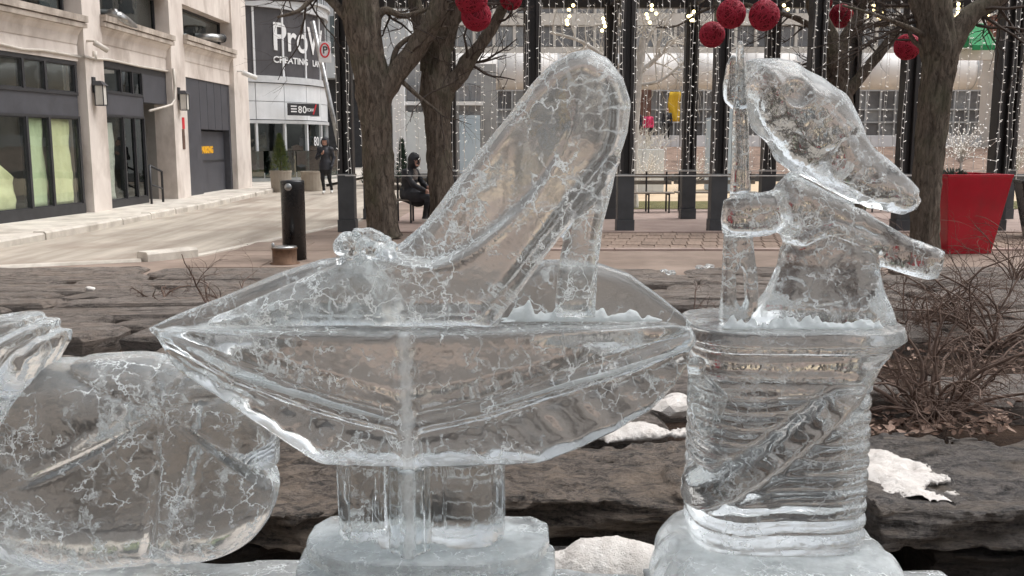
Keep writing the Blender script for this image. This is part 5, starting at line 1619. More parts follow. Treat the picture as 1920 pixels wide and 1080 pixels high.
for (px, py, r, Y, lb) in ((884, -2, 29, 15.2, 'upper of two touching red twine balls beside the forked tree'), (893, 30, 27, 15.3, 'lower of two touching red twine balls beside the forked tree'), (958, -2, 20, 15.8, 'red twine ball cut by the picture top above the slipper'),
                           (828, 66, 17, 19.2, 'red twine ball half hidden behind the forked tree limb'), (782, 98, 15, 20.2, 'small red twine ball low between two tree forks'), (1335, 65, 23, 14.6, 'red twine ball hanging lowest, by the mouse needle'), (1371, 26, 26, 14.2, 'red twine ball just above the mouse needle'),
                           (1433, 29, 27, 14.0, 'red twine ball hanging above the mouse ear'), (1540, 2, 19, 18.4, 'red twine ball behind the dark forked tree, upper one'), (1577, 30, 21, 18.6, 'red twine ball caught in the dark forked tree, lower one'), (1701, 88, 23, 15.4, 'red twine ball against the planter tree trunk')):
    p = atY(px, py, Y); R = r / FPX * Y
    t = thing('red_ball', p, lb, 'decoration', 'red twine balls hung in the trees')
    o = link('ball_core', core, t, False); o.scale = (R, R, R); o.rotation_euler = (rng.random() * 6, rng.random() * 6, rng.random() * 6)
    o = link('twine', twine, t, False); o.scale = (R, R, R); o.rotation_euler = (rng.random() * 6, rng.random() * 6, rng.random() * 6)
    MB().tube([(0, 0, R * .9), (.01, 0, R + .5), (0, 0, R + 1.6)], .006, 4, False).build('cord', MAT['twig'], t, False, False)

# ------------------------------------------------------------------ bollard
MAT['gloss_black'] = surf('gloss_black_paint', lin(20, 20, 22), lin(28, 28, 30), .28, vs=6, bs=60, bstr=.03, rvar=.06)
MAT['rust'] = surf('rusty_collar', lin(88, 66, 52), lin(128, 100, 80), .7, metal=.4, vs=8, bs=60, bstr=.4)
bp = atZ(553, 488)
bo = thing('bollard', (bp.x, bp.y, 0), 'black round bollard standing on the pavement edge', 'bollard')
MB().lathe([(.155, 0), (.155, 1.0), (.157, 1.04), (.15, 1.062), (.0, 1.07)], (bp.x, bp.y, 0), 32).build('bollard_post', MAT['gloss_black'], bo, True)
MB().lathe([(.05, 0), (.045, .012), (.02, .02), (.0, .021)], (0, 0, 0), 16).build('reflector', MAT['steel'], bo, True, False)
rf = bo.children[-1]; rf.location = (-.02, -.155, .98); rf.rotation_euler = (math.pi / 2, 0, 0)
bq = atZ(547, 490)
sl = thing('bollard_socket', (bq.x - .02, bq.y - .3, 0), 'low rusty steel socket ring in front of the black bollard', 'socket')
MB().lathe([(.19, 0), (.19, .02), (.155, .021), (.155, .19), (.165, .2), (.165, .215), (.02, .22)], (bq.x - .02, bq.y - .3, 0), 28).build('socket_ring', MAT['rust'], sl, True)
MB().lathe([(.158, .214), (.158, .232), (.0, .236)], (bq.x - .02, bq.y - .3, 0), 28).build('socket_lid', MAT['steel'], sl, True)
MB().lathe([(.022, .2), (.022, .27), (.012, .285), (.0, .286)], (bq.x - .15, bq.y - .36, 0), 10).build('lock_pin', MAT['steel'], sl, True)

# ------------------------------------------------------------------ planters
MAT['red_gloss'] = surf('glossy_red_planter', lin(166, 8, 32), lin(188, 16, 44), .18, vs=1.2, bs=40, bstr=.02, rvar=.05, grime=lin(128, 34, 42), grime_s=1.6)
MAT['leaf_dk'] = surf('dark_evergreen', lin(30, 48, 40), lin(52, 74, 58), .8, vs=8, bstr=.3)
def tapered(name, label, c, wt, wb, ht, mat, cat='planter', sides=6, rot=.25, lip=.05):
    t = thing(name, c, label, cat)
    def ringp(r, z): return [(c[0] + r * math.cos(rot + 2 * math.pi * k / sides), c[1] + r * math.sin(rot + 2 * math.pi * k / sides), z) for k in range(sides)]
    v = ringp(wb, 0) + ringp(wb, .03) + ringp(wt - .015, ht - lip) + ringp(wt, ht - lip + .01) + ringp(wt, ht) + ringp(wt - .06, ht) + ringp(wt - .07, ht - .12)
    f = [tuple(range(sides - 1, -1, -1))]
    for q in range(6):
        for k in range(sides): f.append((q * sides + k, q * sides + (k + 1) % sides, (q + 1) * sides + (k + 1) % sides, (q + 1) * sides + k))
    f.append(tuple(range(6 * sides, 7 * sides)))
    mb = MB(); mb.add(v, f)
    o = mb.build('planter_shell', mat, t)
    bv = o.modifiers.new('edge', 'BEVEL'); bv.width = .012; bv.segments = 2
    MB().prism([(p[0], p[1]) for p in ringp(wt - .075, 0)], ht - .13, ht - .1).build('planter_soil', MAT['soil'], t)
    return t
rp = atZ(1795, 478)
tapered('red_planter', 'glossy red tapered square planter half behind the tree trunk', (6.43, 13.8, 0), .68, .46, 1.12, MAT['red_gloss'], sides=4, rot=math.pi / 4 + .09)
kp = atZ(1985, 452)
tapered('black_planter', 'black tapered planter cut by the picture edge', (kp.x + .1, kp.y + .4, 0), .66, .44, .95, MAT['gloss_black'])
# little white lit twig trees and an evergreen tuft in the planters
def lit_tree(label, base, ht, seed, spread=.35):
    t = thing('lit_twig_tree', base, label, 'light tree', 'small white lit twig trees')
    rng = random.Random(seed)
    mb, bl = MB(), MB()
    mb.tube([base, (base[0], base[1], base[2] + ht * .45)], [.018, .012], 6)
    for k in range(46):
        p = Vector((base[0], base[1], base[2] + ht * rng.uniform(.3, .5)))
        d = Vector((rng.gauss(0, spread), rng.gauss(0, spread), rng.uniform(.1, 1))).normalized()
        pts = [p]
        for i in range(5):
            d = (d + Vector((rng.uniform(-.4, .4), rng.uniform(-.4, .4), rng.uniform(-.3, .3)))).normalized()
            pts.append(pts[-1] + d * ht * .12)
            bl.sphere(pts[-1], .008, 5, 4)
        mb.tube(pts, [.008, .007, .006, .005, .004, .004], 3, False)
    o = mb.build('twigs', MAT['white_bark'], t); o['kind'] = 'stuff'
    o = bl.build('bulbs', MAT['bulb'], t); o['kind'] = 'stuff'
lit_tree('white lit twig tree standing in the red planter', (6.4, 13.8, 1.0), .85, 1)
a = atY(1212, 352, 29.5); lit_tree('white lit twig tree in front of the grey box', (a.x, 29.5, .02), 1.25, 2)
a = atY(1302, 345, 27); lit_tree('white lit twig tree between two pergola posts', (a.x, 27, .02), 1.2, 3)
a = atY(1905, 330, 24); lit_tree('white lit twig tree past the last post', (a.x, 24, .5), 1.2, 4)
tf = thing('evergreen_tuft', (6.25, 13.7, 1.0), 'dark round evergreen tuft in the red planter', 'plant')
mb = MB(); rng = random.Random(6)
for k in range(700):
    d = Vector((rng.gauss(0, 1), rng.gauss(0, 1), abs(rng.gauss(0, 1)))).normalized() * .2 * rng.uniform(.75, 1.05)
    p = Vector((6.25, 13.7, .98)) + d
    s_ = d.orthogonal().normalized() * .012
    mb.add([p - s_, p + s_, p + d * .25], [(0, 1, 2)])
o = mb.build('foliage', MAT['leaf_dk'], tf); o['kind'] = 'stuff'
# concrete tubs with a small conifer by the curved building
MAT['tub'] = surf('buff_concrete_tub', lin(150, 140, 128), lin(172, 162, 148), .9, vs=3, bs=60, bstr=.3)
MAT['conifer'] = surf('conifer_green', lin(58, 76, 40), lin(104, 112, 60), .85, vs=7, bstr=.3)
for (x0, x1, yb, yt, lb, has) in ((502, 542, 361, 321, 'buff concrete tub holding a small conifer', True), (560, 602, 359, 322, 'empty-looking buff concrete tub beside the walking person', False)):
    a, b = atZ(x0, yb), atZ(x1, yb)
    cx_, cy_ = (a.x + b.x) / 2, a.y + .4
    ht = (yb - yt) / FPX * a.y; w_ = (b.x - a.x) / 2
    t = thing('concrete_tub', (cx_, cy_, 0), lb, 'planter', 'concrete tubs at the street end')
    MB().lathe([(w_ * .9, 0), (w_, ht * .9), (w_ * 1.04, ht * .92), (w_ * 1.04, ht), (w_ * .92, ht), (w_ * .9, ht - .1)], (cx_, cy_, 0), 20).build('tub', MAT['tub'], t, False)
    if has:
        cf = thing('conifer', (cx_, cy_, ht - .1), 'small pointed conifer growing in the concrete tub', 'shrub')
        MB().tube([(cx_, cy_, ht - .12), (cx_, cy_, ht + .9)], [.03, .01], 6).build('trunk', MAT['twig'], cf)
        mb = MB(); rng = random.Random(9)
        for k in range(1500):
            q = rng.random() ** .7
            r_ = .36 * (1 - q) ** .8 * rng.uniform(.6, 1.05)
            th = rng.random() * 6.28
            p = Vector((cx_ + r_ * math.cos(th), cy_ + r_ * math.sin(th), ht - .02 + q * 1.15))
            d = Vector((math.cos(th) * .06, math.sin(th) * .06, .07)); s_ = Vector((-math.sin(th), math.cos(th), 0)) * .02
            mb.add([p - s_, p + s_, p + d], [(0, 1, 2)])
        o = mb.build('crown', MAT['conifer'], cf); o['kind'] = 'stuff'

# ------------------------------------------------------------------ benches
MAT['bench_wood'] = surf('grey_bench_timber', lin(126, 118, 108), lin(156, 148, 136), .8, vs=3, stretch=(.3, 4, 4), bs=30, bstr=.3)
def bench(label, x0, x1, Y, zs=.46, back=True):
    t = thing('park_bench', ((x0 + x1) / 2, Y, 0), label, 'bench', 'steel benches in the pergola')
    for k in range(4):
        MB().bbox(x0, x1, Y - .2 + k * .11, Y - .2 + k * .11 + .09, zs - .03, zs, .005).build('seat_slat', MAT['bench_wood'], t)
    if back:
        for k in range(2):
            MB().bbox(x0, x1, Y + .26, Y + .29, zs + .16 + k * .15, zs + .25 + k * .15, .005).build('back_slat', MAT['bench_wood'], t)
    n = 3
    for k in range(n):
        x = x0 + .12 + (x1 - x0 - .24) * k / (n - 1)
        m = MB()
        m.tube([(x, Y - .2, .01), (x, Y - .2, zs - .03)], .02, 8); m.tube([(x, Y + .24, .01), (x, Y + .24, zs + (.45 if back else -.03))], .02, 8); m.tube([(x, Y - .2, zs - .05), (x, Y + .24, zs - .05)], .018, 8)
        m.build('leg_frame', MAT['black_metal'], t)
a, b = atY(732, 380, 18.9), atY(812, 380, 18.9)
bench('steel bench carrying the seated person in black', a.x, b.x, 18.9)
a, b = atY(1166, 380, 21.6), atY(1262, 380, 21.6)
bench('steel bench beyond the slipper heel post', a.x, b.x, 21.6)
a, b = atY(1266, 380, 21.8), atY(1420, 380, 21.8)
bench('steel bench beyond the mouse needle', a.x, b.x, 21.8)
a, b = atY(1620, 380, 21.8), atY(1700, 380, 21.8)
bench('steel bench under the mouse snout', a.x, b.x, 21.8)

# ------------------------------------------------------------------ people
MAT['skin'] = surf('skin', lin(150, 112, 96), lin(172, 132, 114), .6, vs=8, bstr=.05)
MAT['jacket'] = surf('black_padded_jacket', lin(28, 29, 34), lin(46, 47, 54), .65, vs=10, bs=25, bstr=.5)
MAT['navy'] = surf('navy_jacket', lin(30, 34, 48), lin(46, 50, 66), .65, vs=10, bs=25, bstr=.5)
MAT['legging'] = surf('black_leggings', lin(18, 18, 20), lin(30, 30, 33), .8, vs=10, bstr=.2)
MAT['white_shoe'] = surf('white_trainers', lin(206, 204, 200), lin(230, 228, 224), .6, vs=10, bstr=.1)
MAT['pink'] = surf('pink_jacket', lin(206, 44, 92), lin(226, 66, 112), .7, vs=10, bstr=.2)
MAT['redhat'] = surf('red_hat_wool', lin(180, 40, 40), lin(200, 56, 52), .8, vs=10, bstr=.2)
MAT['scarf'] = surf('grey_checked_scarf', lin(84, 78, 76), lin(150, 140, 134), .9, vs=30, bstr=.3)
MAT['hair'] = surf('dark_hair', lin(28, 22, 20), lin(46, 38, 34), .7, vs=14, bstr=.4)
def body(J, parent, mats, classify, h=.014, hood=True, rough=.0):
    """one continuous figure grown from joints J (dict of name -> point, local metres)"""
    pts = np.array([list(p) for p in J.values()])
    lo, hi = pts.min(0) - .2, pts.max(0) + .2
    X, Y, Z, org = field_grid(lo, hi, h)
    c = lambda a, b, ra, rb: capsule(X, Y, Z, J[a], J[b], ra, rb)
    f = ellipsoid(X, Y, Z, J['head'], (.078, .095, .115))
    if hood:
        hd = J['head']; f = smin(f, np.maximum(ellipsoid(X, Y, Z, (hd[0], hd[1] + .025, hd[2] + .015), (.125, .13, .16)), -(ellipsoid(X, Y, Z, (hd[0] + J['face'][0] * .13, hd[1] + J['face'][1] * .13, hd[2] - .02), (.075, .09, .1)))), .008)
    fc = J['face']; hd = J['head']
    f = smin(f, ellipsoid(X, Y, Z, (hd[0] + fc[0] * .095, hd[1] + fc[1] * .095, hd[2] - .015), (.014, .016, .022)), .01)   # nose
    f = smin(f, ellipsoid(X, Y, Z, (hd[0] + fc[0] * .06, hd[1] + fc[1] * .06, hd[2] - .085), (.04, .04, .03)), .02)          # chin
    for s_ in (-1, 1):
        q = (hd[0] + fc[0] * .09 - fc[1] * .033 * s_, hd[1] + fc[1] * .09 + fc[0] * .033 * s_, hd[2] + .012)
        f = smax(f, -ellipsoid(X, Y, Z, q, (.016, .016, .011)), .008)                                                       # eye sockets
    f = smin(f, c('neck', 'head', .06, .055), .03)
    f = smin(f, c('chest', 'neck', .135, .07), .06)
    f = smin(f, c('pelvis', 'chest', .135, .15), .08)
    for s_ in 'lr':
        f = smin(f, c('shoulder_' + s_, 'elbow_' + s_, .068, .055), .04)
        f = smin(f, c('elbow_' + s_, 'wrist_' + s_, .054, .04), .02)
        f = smin(f, c('chest', 'shoulder_' + s_, .1, .075), .05)
        w, e = Vector(J['wrist_' + s_]), Vector(J['elbow_' + s_])
        d = (w - e).normalized(); sd = d.orthogonal().normalized(); n_ = d.cross(sd)
        f = smin(f, capsule(X, Y, Z, w, w + d * .07, .03, .034), .012)
        for k in range(4):
            b0 = w + d * .085 + sd * (k - 1.5) * .021
            b1 = b0 + d * (.05 - .008 * abs(k - 1.3)) + n_ * .012; b2 = b1 + d * .015 + n_ * .028
            f = smin(f, np.minimum(capsule(X, Y, Z, b0, b1, .011), capsule(X, Y, Z, b1, b2, .010)), .003)
        b0 = w + d * .03 + sd * .03
        f = smin(f, capsule(X, Y, Z, b0, b0 + d * .045 + sd * .028 + n_ * .012, .012), .005)
        f = smin(f, c('hip_' + s_, 'knee_' + s_, .092, .062), .04)
        f = smin(f, c('knee_' + s_, 'ankle_' + s_, .06, .038), .02)
        f = smin(f, c('ankle_' + s_, 'toe_' + s_, .045, .038), .02)
        f = smin(f, c('pelvis', 'hip_' + s_, .12, .1), .05)
    if 'hem' in J:
        f = smin(f, capsule(X, Y, Z, J['pelvis'], J['hem'], .17, .19), .05)
    f = f + .004 * waves(X, Y, Z, 40, 3, 8)
    f = np.maximum(f, .002 - Z)
    me = mesh_from_field('body', f, org, h, mats)
    n = len(me.polygons)
    ctr = np.zeros(n * 3); me.polygons.foreach_get('center', ctr); ctr = ctr.reshape(-1, 3)
    me.polygons.foreach_set('material_index', np.array([classify(p) for p in ctr], np.int32))
    return link('body', me, parent, False)
# walking person
J = dict(head=(0, 0, 1.57), face=(-.1, -1, 0), neck=(0, .01, 1.42), chest=(0, 0, 1.25), pelvis=(0, 0, .95), hem=(0, 0, .78),
         shoulder_l=(-.17, 0, 1.36), elbow_l=(-.24, -.06, 1.1), wrist_l=(-.07, -.2, 1.22), shoulder_r=(.17, 0, 1.36), elbow_r=(.25, .03, 1.1), wrist_r=(.22, -.1, .9),
         hip_l=(-.09, 0, .9), knee_l=(-.08, -.1, .5), ankle_l=(-.06, -.04, .1), toe_l=(-.06, -.18, .05), hip_r=(.09, 0, .9), knee_r=(.1, .02, .5), ankle_r=(.13, .2, .12), toe_r=(.14, .08, .05))
fp = atZ(612, 364)
pr = thing('person', (fp.x, fp.y, 0), 'person walking in a dark hooded jacket, black leggings and white shoes', 'person')
def cl(p):
    if p[2] < .11: return 3
    if p[2] < .74: return 2
    if p[1] < -.06 and abs(p[0]) < .065 and 1.48 < p[2] < 1.63: return 1
    if p[1] < -.23 and 1.2 < p[2] < 1.36: return 1
    return 0
body(J, pr, [MAT['jacket'], MAT['skin'], MAT['legging'], MAT['white_shoe']], cl)
# seated person, turned to the right
sx = atY(772, 400, 18.8)
pr = thing('person', (sx.x, 18.86, 0), 'person in a black hooded coat sitting hunched on the bench', 'person')
J = dict(head=(.06, -.06, 1.2), face=(.8, -.6, 0), neck=(.0, -.02, 1.06), chest=(-.03, 0, .9), pelvis=(-.08, .06, .56), hem=(.12, -.05, .5),
         shoulder_l=(-.1, -.17, .98), elbow_l=(.08, -.3, .74), wrist_l=(.28, -.24, .64), shoulder_r=(.05, .17, .98), elbow_r=(.2, .2, .76), wrist_r=(.33, -.02, .68),
         hip_l=(-.02, -.1, .54), knee_l=(.34, -.26, .52), ankle_l=(.26, -.3, .1), toe_l=(.38, -.36, .05), hip_r=(-.02, .1, .54), knee_r=(.36, .02, .53), ankle_r=(.36, 0, .1), toe_r=(.5, -.04, .05))
def cl2(p):
    if p[2] < .1: return 3
    if p[2] < .42: return 2
    d = Vector((p[0] - .06, p[1] + .06, 0))
    if 1.1 < p[2] < 1.22 and d.x * .8 - d.y * .6 > .075: return 1
    if p[0] > .3 and .58 < p[2] < .72: return 1
    if .84 < p[2] < 1.05 and p[0] > .05 and p[1] < .1: return 4
    return 0
body(J, pr, [MAT['jacket'], MAT['skin'], MAT['legging'], MAT['white_shoe'], MAT['scarf']], cl2)
# small far figures
def far_person(px, py, Y, label, top, low, seed, hat=None, ht=1.65, zoff=0.0):
    p = atY(px, py, Y)
    t = thing('person', (p.x, Y, p.z), label, 'person', 'people far off in the plaza')
    k = ht / 1.7
    J_ = {n: tuple(c * (k if n != 'face' else 1) for c in v) for n, v in J0.items()}
    def c_(q):
        z = q[2] / k
        if hat is not None and z > 1.6: return 3
        if z > 1.45: return 2
        return 0 if z > .85 else 1
    body(J_, t, [top, low, MAT['skin'], hat or top], c_, .028, False)
J0 = dict(head=(0, 0, 1.57), face=(0, -1, 0), neck=(0, .01, 1.42), chest=(0, 0, 1.25), pelvis=(0, 0, .95),
          shoulder_l=(-.17, 0, 1.36), elbow_l=(-.24, -.02, 1.1), wrist_l=(-.25, -.08, .88), shoulder_r=(.17, 0, 1.36), elbow_r=(.24, .03, 1.1), wrist_r=(.24, -.06, .88),
          hip_l=(-.09, 0, .9), knee_l=(-.1, -.06, .5), ankle_l=(-.1, -.02, .08), toe_l=(-.1, -.16, .05), hip_r=(.09, 0, .9), knee_r=(.1, .02, .5), ankle_r=(.12, .12, .1), toe_r=(.12, -.02, .05))
# ------------------------------------------------------------------ beyond the pergola
MAT['moss'] = surf('mossy_lawn', lin(88, 88, 50), lin(128, 120, 78), .95, vs=3, bs=60, bstr=.8, bdist=.03)
MAT['hill'] = surf('leafy_bank', lin(120, 98, 86), lin(168, 144, 128), .95, vs=2.5, bs=30, bstr=.8, bdist=.05, grime=lin(96, 80, 70))
MAT['far_wall'] = surf('beige_far_wall', lin(218, 211, 202), lin(236, 230, 222), .85, vs=.6, bs=20, bstr=.1)
MAT['far_dark'] = surf('far_dark_glass', lin(104, 104, 106), lin(140, 140, 142), .25, vs=.7, bs=20, bstr=.03)
MAT['far_mid'] = surf('far_grey_glass', lin(140, 142, 144), lin(172, 174, 176), .25, vs=.7, bs=20, bstr=.03)
MAT['tube_white'] = surf('white_skywalk_skin', lin(236, 232, 228), lin(246, 243, 240), .5, vs=1, bs=20, bstr=.03)
MAT['wood_red'] = surf('brown_red_column', lin(112, 82, 72), lin(140, 106, 94), .8, vs=2, bs=30, bstr=.2)
MAT['box_grey'] = surf('pale_grey_box', lin(208, 213, 214), lin(220, 225, 226), .7, vs=2, bs=30, bstr=.05)
MAT['blue_panel'] = surf('pale_blue_panel', lin(168, 186, 200), lin(190, 205, 216), .5, vs=1, bs=30, bstr=.05)
MAT['awning'] = surf('green_awning', lin(34, 132, 78), lin(50, 150, 94), .8, vs=3, bs=30, bstr=.1)
MAT['brick_far'] = surf('red_brown_cladding', lin(132, 84, 70), lin(152, 102, 86), .85, vs=3, bs=30, bstr=.2)
MAT['yellow_cloth'] = surf('yellow_banner_cloth', lin(214, 170, 40), lin(232, 192, 60), .8, vs=5, bs=30, bstr=.2)
sheet('lawn', [(.9, 22.6), (14, 22.6), (14, 25.6), (.9, 25.6)], .02, MAT['moss'])
# sloping bank up to the rink
mb = MB(); v, f = [], []
for j in range(15):
    for i in range(41):
        x, y = -6 + i * 1.5, 39.5 + j * 1.1
        z = 1.35 * min(1, j / 11) + .05 * mnoise.noise(Vector((x, y, 0))) * (j > 0)
        v.append((x, y, z if j else -.02))
for j in range(14):
    for i in range(40):
        k = j * 41 + i; f.append((k, k + 1, k + 42, k + 41))
mb.add(v, f); o = mb.build('hill', MAT['hill'], None, True); o['kind'] = 'structure'
o = MB().bbox(-3, 40, 39.0, 39.4, 0, .3, .02).build('retaining_wall', MAT['post_foot'])
tag(o, 'low dark wall at the foot of the leafy bank', 'wall')
# rink boards
rb_ = thing('rink_boards', (8, 52.5, 1.3), 'row of white boards along the top of the bank', 'barrier')
for k in range(22):
    MB().bbox(5 + k * 1.2, 5 + k * 1.2 + 1.17, 52.5, 52.58, 1.25, 1.95, .01).build('board', MAT['white_tile'], rb_)
# far building
fb = thing('far_building', (20, 66, 0), 'beige office building with strip windows beyond the plaza', 'building')
def zf(y): return atY(960, y, 66).z
def fpart(name, mat, x0, x1, y0, y1, Y, d): return MB().box(x0, x1, Y, Y + d, zf(y1), zf(y0)).build(name, mat, fb)
X0, X1 = -12.0, 42.0
fpart('wall', MAT['far_wall'], X0, X1, -420, 300, 66.5, 4)
for (y0, y1) in ((25, 47), (88, 112), (-60, -30)):
    fpart('floor_band', MAT['far_wall'], X0, X1, y0, y1, 66.0, .45)
rng = random.Random(2)
for (y0, y1, w, nm) in ((48, 87, 1.35, 'a'), (-29, 24, 1.35, 'b')):
    n = int((X1 - X0) / w)
    for k in range(n):
        a = X0 + k * w
        fpart('window_pane', MAT['far_dark'] if rng.random() < .6 else MAT['far_mid'], a + .1, a + w - .1, y0 + 1, y1 - 1, 66.3, .15)
        fpart('window_mullion', MAT['far_wall'], a - .09, a + .09, y0, y1, 66.1, .35)
# ground-floor curtain wall
n = int((X1 - X0) / 1.0)
for k in range(n):
    a = X0 + k * 1.0
    m_ = rng.random()
    for (y0, y1) in ((170, 204), (206, 228), (230, 262)):
        fpart('window_pane', MAT['far_dark'] if rng.random() < .65 else MAT['far_mid'], a + .05, a + .95, y0 + .6, y1 - .6, 66.35, .1)
    fpart('window_mullion', MAT['alu'], a - .045, a + .045, 168, 270, 66.2, .15)
    if k % 6 == 3: fpart('column', MAT['wood_red'] if k < 24 else MAT['far_wall'], a - .35, a + .35, 160, 275, 65.6, .5)
for y in (169, 205, 229): fpart('transom', MAT['alu'], X0, X1, y - 1.3, y + 1.3, 66.18, .1)
# skywalk tube
sk = thing('skywalk', (15, 60, atY(960, 133, 60).z), 'long white rounded skywalk spanning behind the pergola', 'skywalk')
zt_ = atY(960, 134, 60).z; R = 33 / FPX * 60
for k in range(14):
    x0 = -8 + k * 3.6
    MB().tube([(x0 + .02, 60, zt_), (x0 + 3.56, 60, zt_)], R, 24).build('tube_section', MAT['tube_white'], sk, True)
    MB().tube([(x0 - .03, 60, zt_), (x0 + .015, 60, zt_)], R * 1.02, 24).build('tube_joint', MAT['alu'], sk, True)
    if k % 3 == 0: MB().bbox(x0 - .3, x0 + .3, 59.8, 60.3, 0.0, zt_ - R * .9, .02).build('support_column', MAT['far_wall'], sk)
# awning and cladding at the right
aw = thing('shop_awning', atY(1828, 70, 50), 'green fabric awning on the far shops', 'awning')
a, b = atY(1806, 88, 50), atY(1856, 42, 50)
mb = MB(); mb.add([(a.x, 49, a.z), (b.x, 49, a.z), (b.x, 50.4, b.z), (a.x, 50.4, b.z), (a.x, 50.5, a.z), (b.x, 50.5, a.z)], [(0, 1, 2, 3), (0, 3, 4), (1, 5, 2), (3, 2, 5, 4), (0, 4, 5, 1)]); mb.build('awning_cloth', MAT['awning'], aw)
MB().bbox(a.x, b.x, 48.98, 49.02, a.z - .25, a.z, .01).build('awning_valance', MAT['awning'], aw)
MB().bbox(a.x - .5, b.x + 3, 50.52, 50.8, a.z - .6, a.z - .02, .02).build('awning_support', MAT['far_wall'], aw)
bb = thing('brick_block', atY(1915, 60, 51), 'red-brown clad block at the far picture corner', 'building')
a, b = atY(1884, 66, 51), atY(1990, 22, 51)
MB().bbox(a.x, b.x, 51, 53, a.z, b.z, .03).build('upper_block', MAT['brick_far'], bb)
MB().bbox(a.x - .1, b.x, 51.2, 53, 0, a.z, .03).build('lower_block', MAT['far_wall'], bb)
# pavilion seen between the two trees
pv = thing('plaza_pavilion', (-3, 35, 0), 'white-columned grey pavilion behind the seated person', 'building')
def yb(name, mat, p, x0, x1, y0, y1, Y, d=.2): return ybox(name, mat, p, x0, x1, y0, y1, Y, d)
yb('wall', MAT['far_mid'], pv, 690, 930, 120, 340, 36, .3)
yb('column', MAT['white_tile'], pv, 738, 757, 158, 330, 35.2, .5)
yb('panel', MAT['box_grey'], pv, 760, 800, 210, 325, 35.6, .1)
yb('panel', MAT['blue_panel'], pv, 862, 900, 216, 325, 35.6, .1)
yb('beam', MAT['white_tile'], pv, 700, 905, 190, 197, 35.5, .3)
for x in (762, 782, 862, 884): yb('window_pane', MAT['far_dark'], pv, x, x + 17, 160, 188, 35.7, .05)
for x in (762, 782, 862, 884): yb('window_pane', MAT['far_dark'], pv, x, x + 17, 198, 208, 35.7, .05)
for x in (700, 716): yb('window_pane', MAT['far_dark'], pv, x, x + 14, 198, 300, 35.7, .05)
for (px, ht, sd) in ((746, 1.3, 1), (795, 1.2, 2)):
    p = atZ(px, 336); cf = thing('conifer', (p.x, 33.5, 0), 'small dark conifer before the pavilion, ' + ('beside its white column' if sd == 1 else 'beside the seated person'), 'shrub', 'conifers before the pavilion')
    MB().tube([(p.x, 33.5, 0), (p.x, 33.5, ht)], [.04, .01], 5).build('trunk', MAT['twig'], cf)
    mb = MB(); rng = random.Random(sd)
    for k in range(900):
        q = rng.random() ** .8; r_ = .35 * (1 - q) * rng.uniform(.5, 1.05); th = rng.random() * 6.28
        c = Vector((p.x + r_ * math.cos(th), 33.5 + r_ * math.sin(th), .15 + q * (ht + .3)))
        s_ = Vector((-math.sin(th), math.cos(th), 0)) * .03
        mb.add([c - s_, c + s_, c + Vector((math.cos(th) * .08, math.sin(th) * .08, .1))], [(0, 1, 2)])
    o = mb.build('crown', MAT['leaf_dk'], cf); o['kind'] = 'stuff'
# grey planter box with frosted brush
gb = thing('grey_planter_box', atZ(1205, 358), 'pale grey square planter box topped with frosted twigs', 'planter')
a, b = atY(1163, 358, 30.2), atY(1246, 280, 30.2)
MB().bbox(a.x, b.x, 30.2, 31.5, .0, b.z, .01).build('box_shell', MAT['box_grey'], gb)
for k in range(1, 4): MB().box(a.x + (b.x - a.x) * k / 4 - .008, a.x + (b.x - a.x) * k / 4 + .008, 30.185, 30.21, .02, b.z - .02).build('box_joint', MAT['alu'], gb)
mb = MB(); rng = random.Random(4)
for k in range(60):
    s_ = Vector((rng.uniform(a.x, b.x), rng.uniform(30.3, 31.3), b.z)); twigs(mb, s_, (rng.uniform(-.8, .8), rng.uniform(-.5, .5), .7), rng.uniform(.3, .9), .014, 1, rng, 3)
o = mb.build('frosted_twigs', MAT['white_bark'], gb); o['kind'] = 'stuff'
# pale blue booth
bt = thing('blue_booth', atZ(1362, 338), 'pale blue panelled booth behind the mouse needle', 'booth')
a, b = atY(1334, 336, 31), atY(1392, 204, 31)
n = 6
for k in range(n):
    x0 = a.x + (b.x - a.x) * k / n
    t_ = b.z - .35 + .35 * min(1, (k + 1) / 4)
    MB().bbox(x0 + .006, x0 + (b.x - a.x) / n - .006, 31, 32.2, .02, t_, .01).build('booth_panel', MAT['blue_panel'], bt)
# yellow banner
yb_ = thing('yellow_banner', atZ(1276, 300), 'yellow banner standing on the bank', 'banner')
a, b = atY(1253, 228, 51.5), atY(1276, 172, 51.5)
MB().tube([(b.x + .05, 51.6, 1.2), (b.x + .05, 51.6, b.z + .3)], .04, 6).build('pole', MAT['steel'], yb_)
v, f = [], []
for j in range(9):
    for i in range(5):
        v.append((a.x + (b.x - a.x) * i / 4 + .05 * math.sin(j), 51.55 + .06 * math.sin(i * 1.7 + j * .8), a.z + (b.z - a.z) * j / 8))
for j in range(8):
    for i in range(4): k = j * 5 + i; f.append((k, k + 1, k + 6, k + 5))
mb = MB(); mb.add(v, f); o = mb.build('cloth', MAT['yellow_cloth'], yb_, True); o.modifiers.new('thickness', 'SOLIDIFY').thickness = .02
# people on the bank
far_person(1215, 270, 50, 'person in a bright pink jacket walking on the bank', MAT['pink'], MAT['legging'], 1)
far_person(1193, 266, 50.5, 'person in dark clothes on the bank left of the pink jacket', MAT['navy'], MAT['legging'], 2)
far_person(1250, 262, 51, 'person in dark clothes standing near the yellow banner', MAT['jacket'], MAT['legging'], 3)
far_person(1347, 334, 28, 'person in black with a red hat beside the blue booth', MAT['jacket'], MAT['legging'], 4, MAT['redhat'], 1.15)

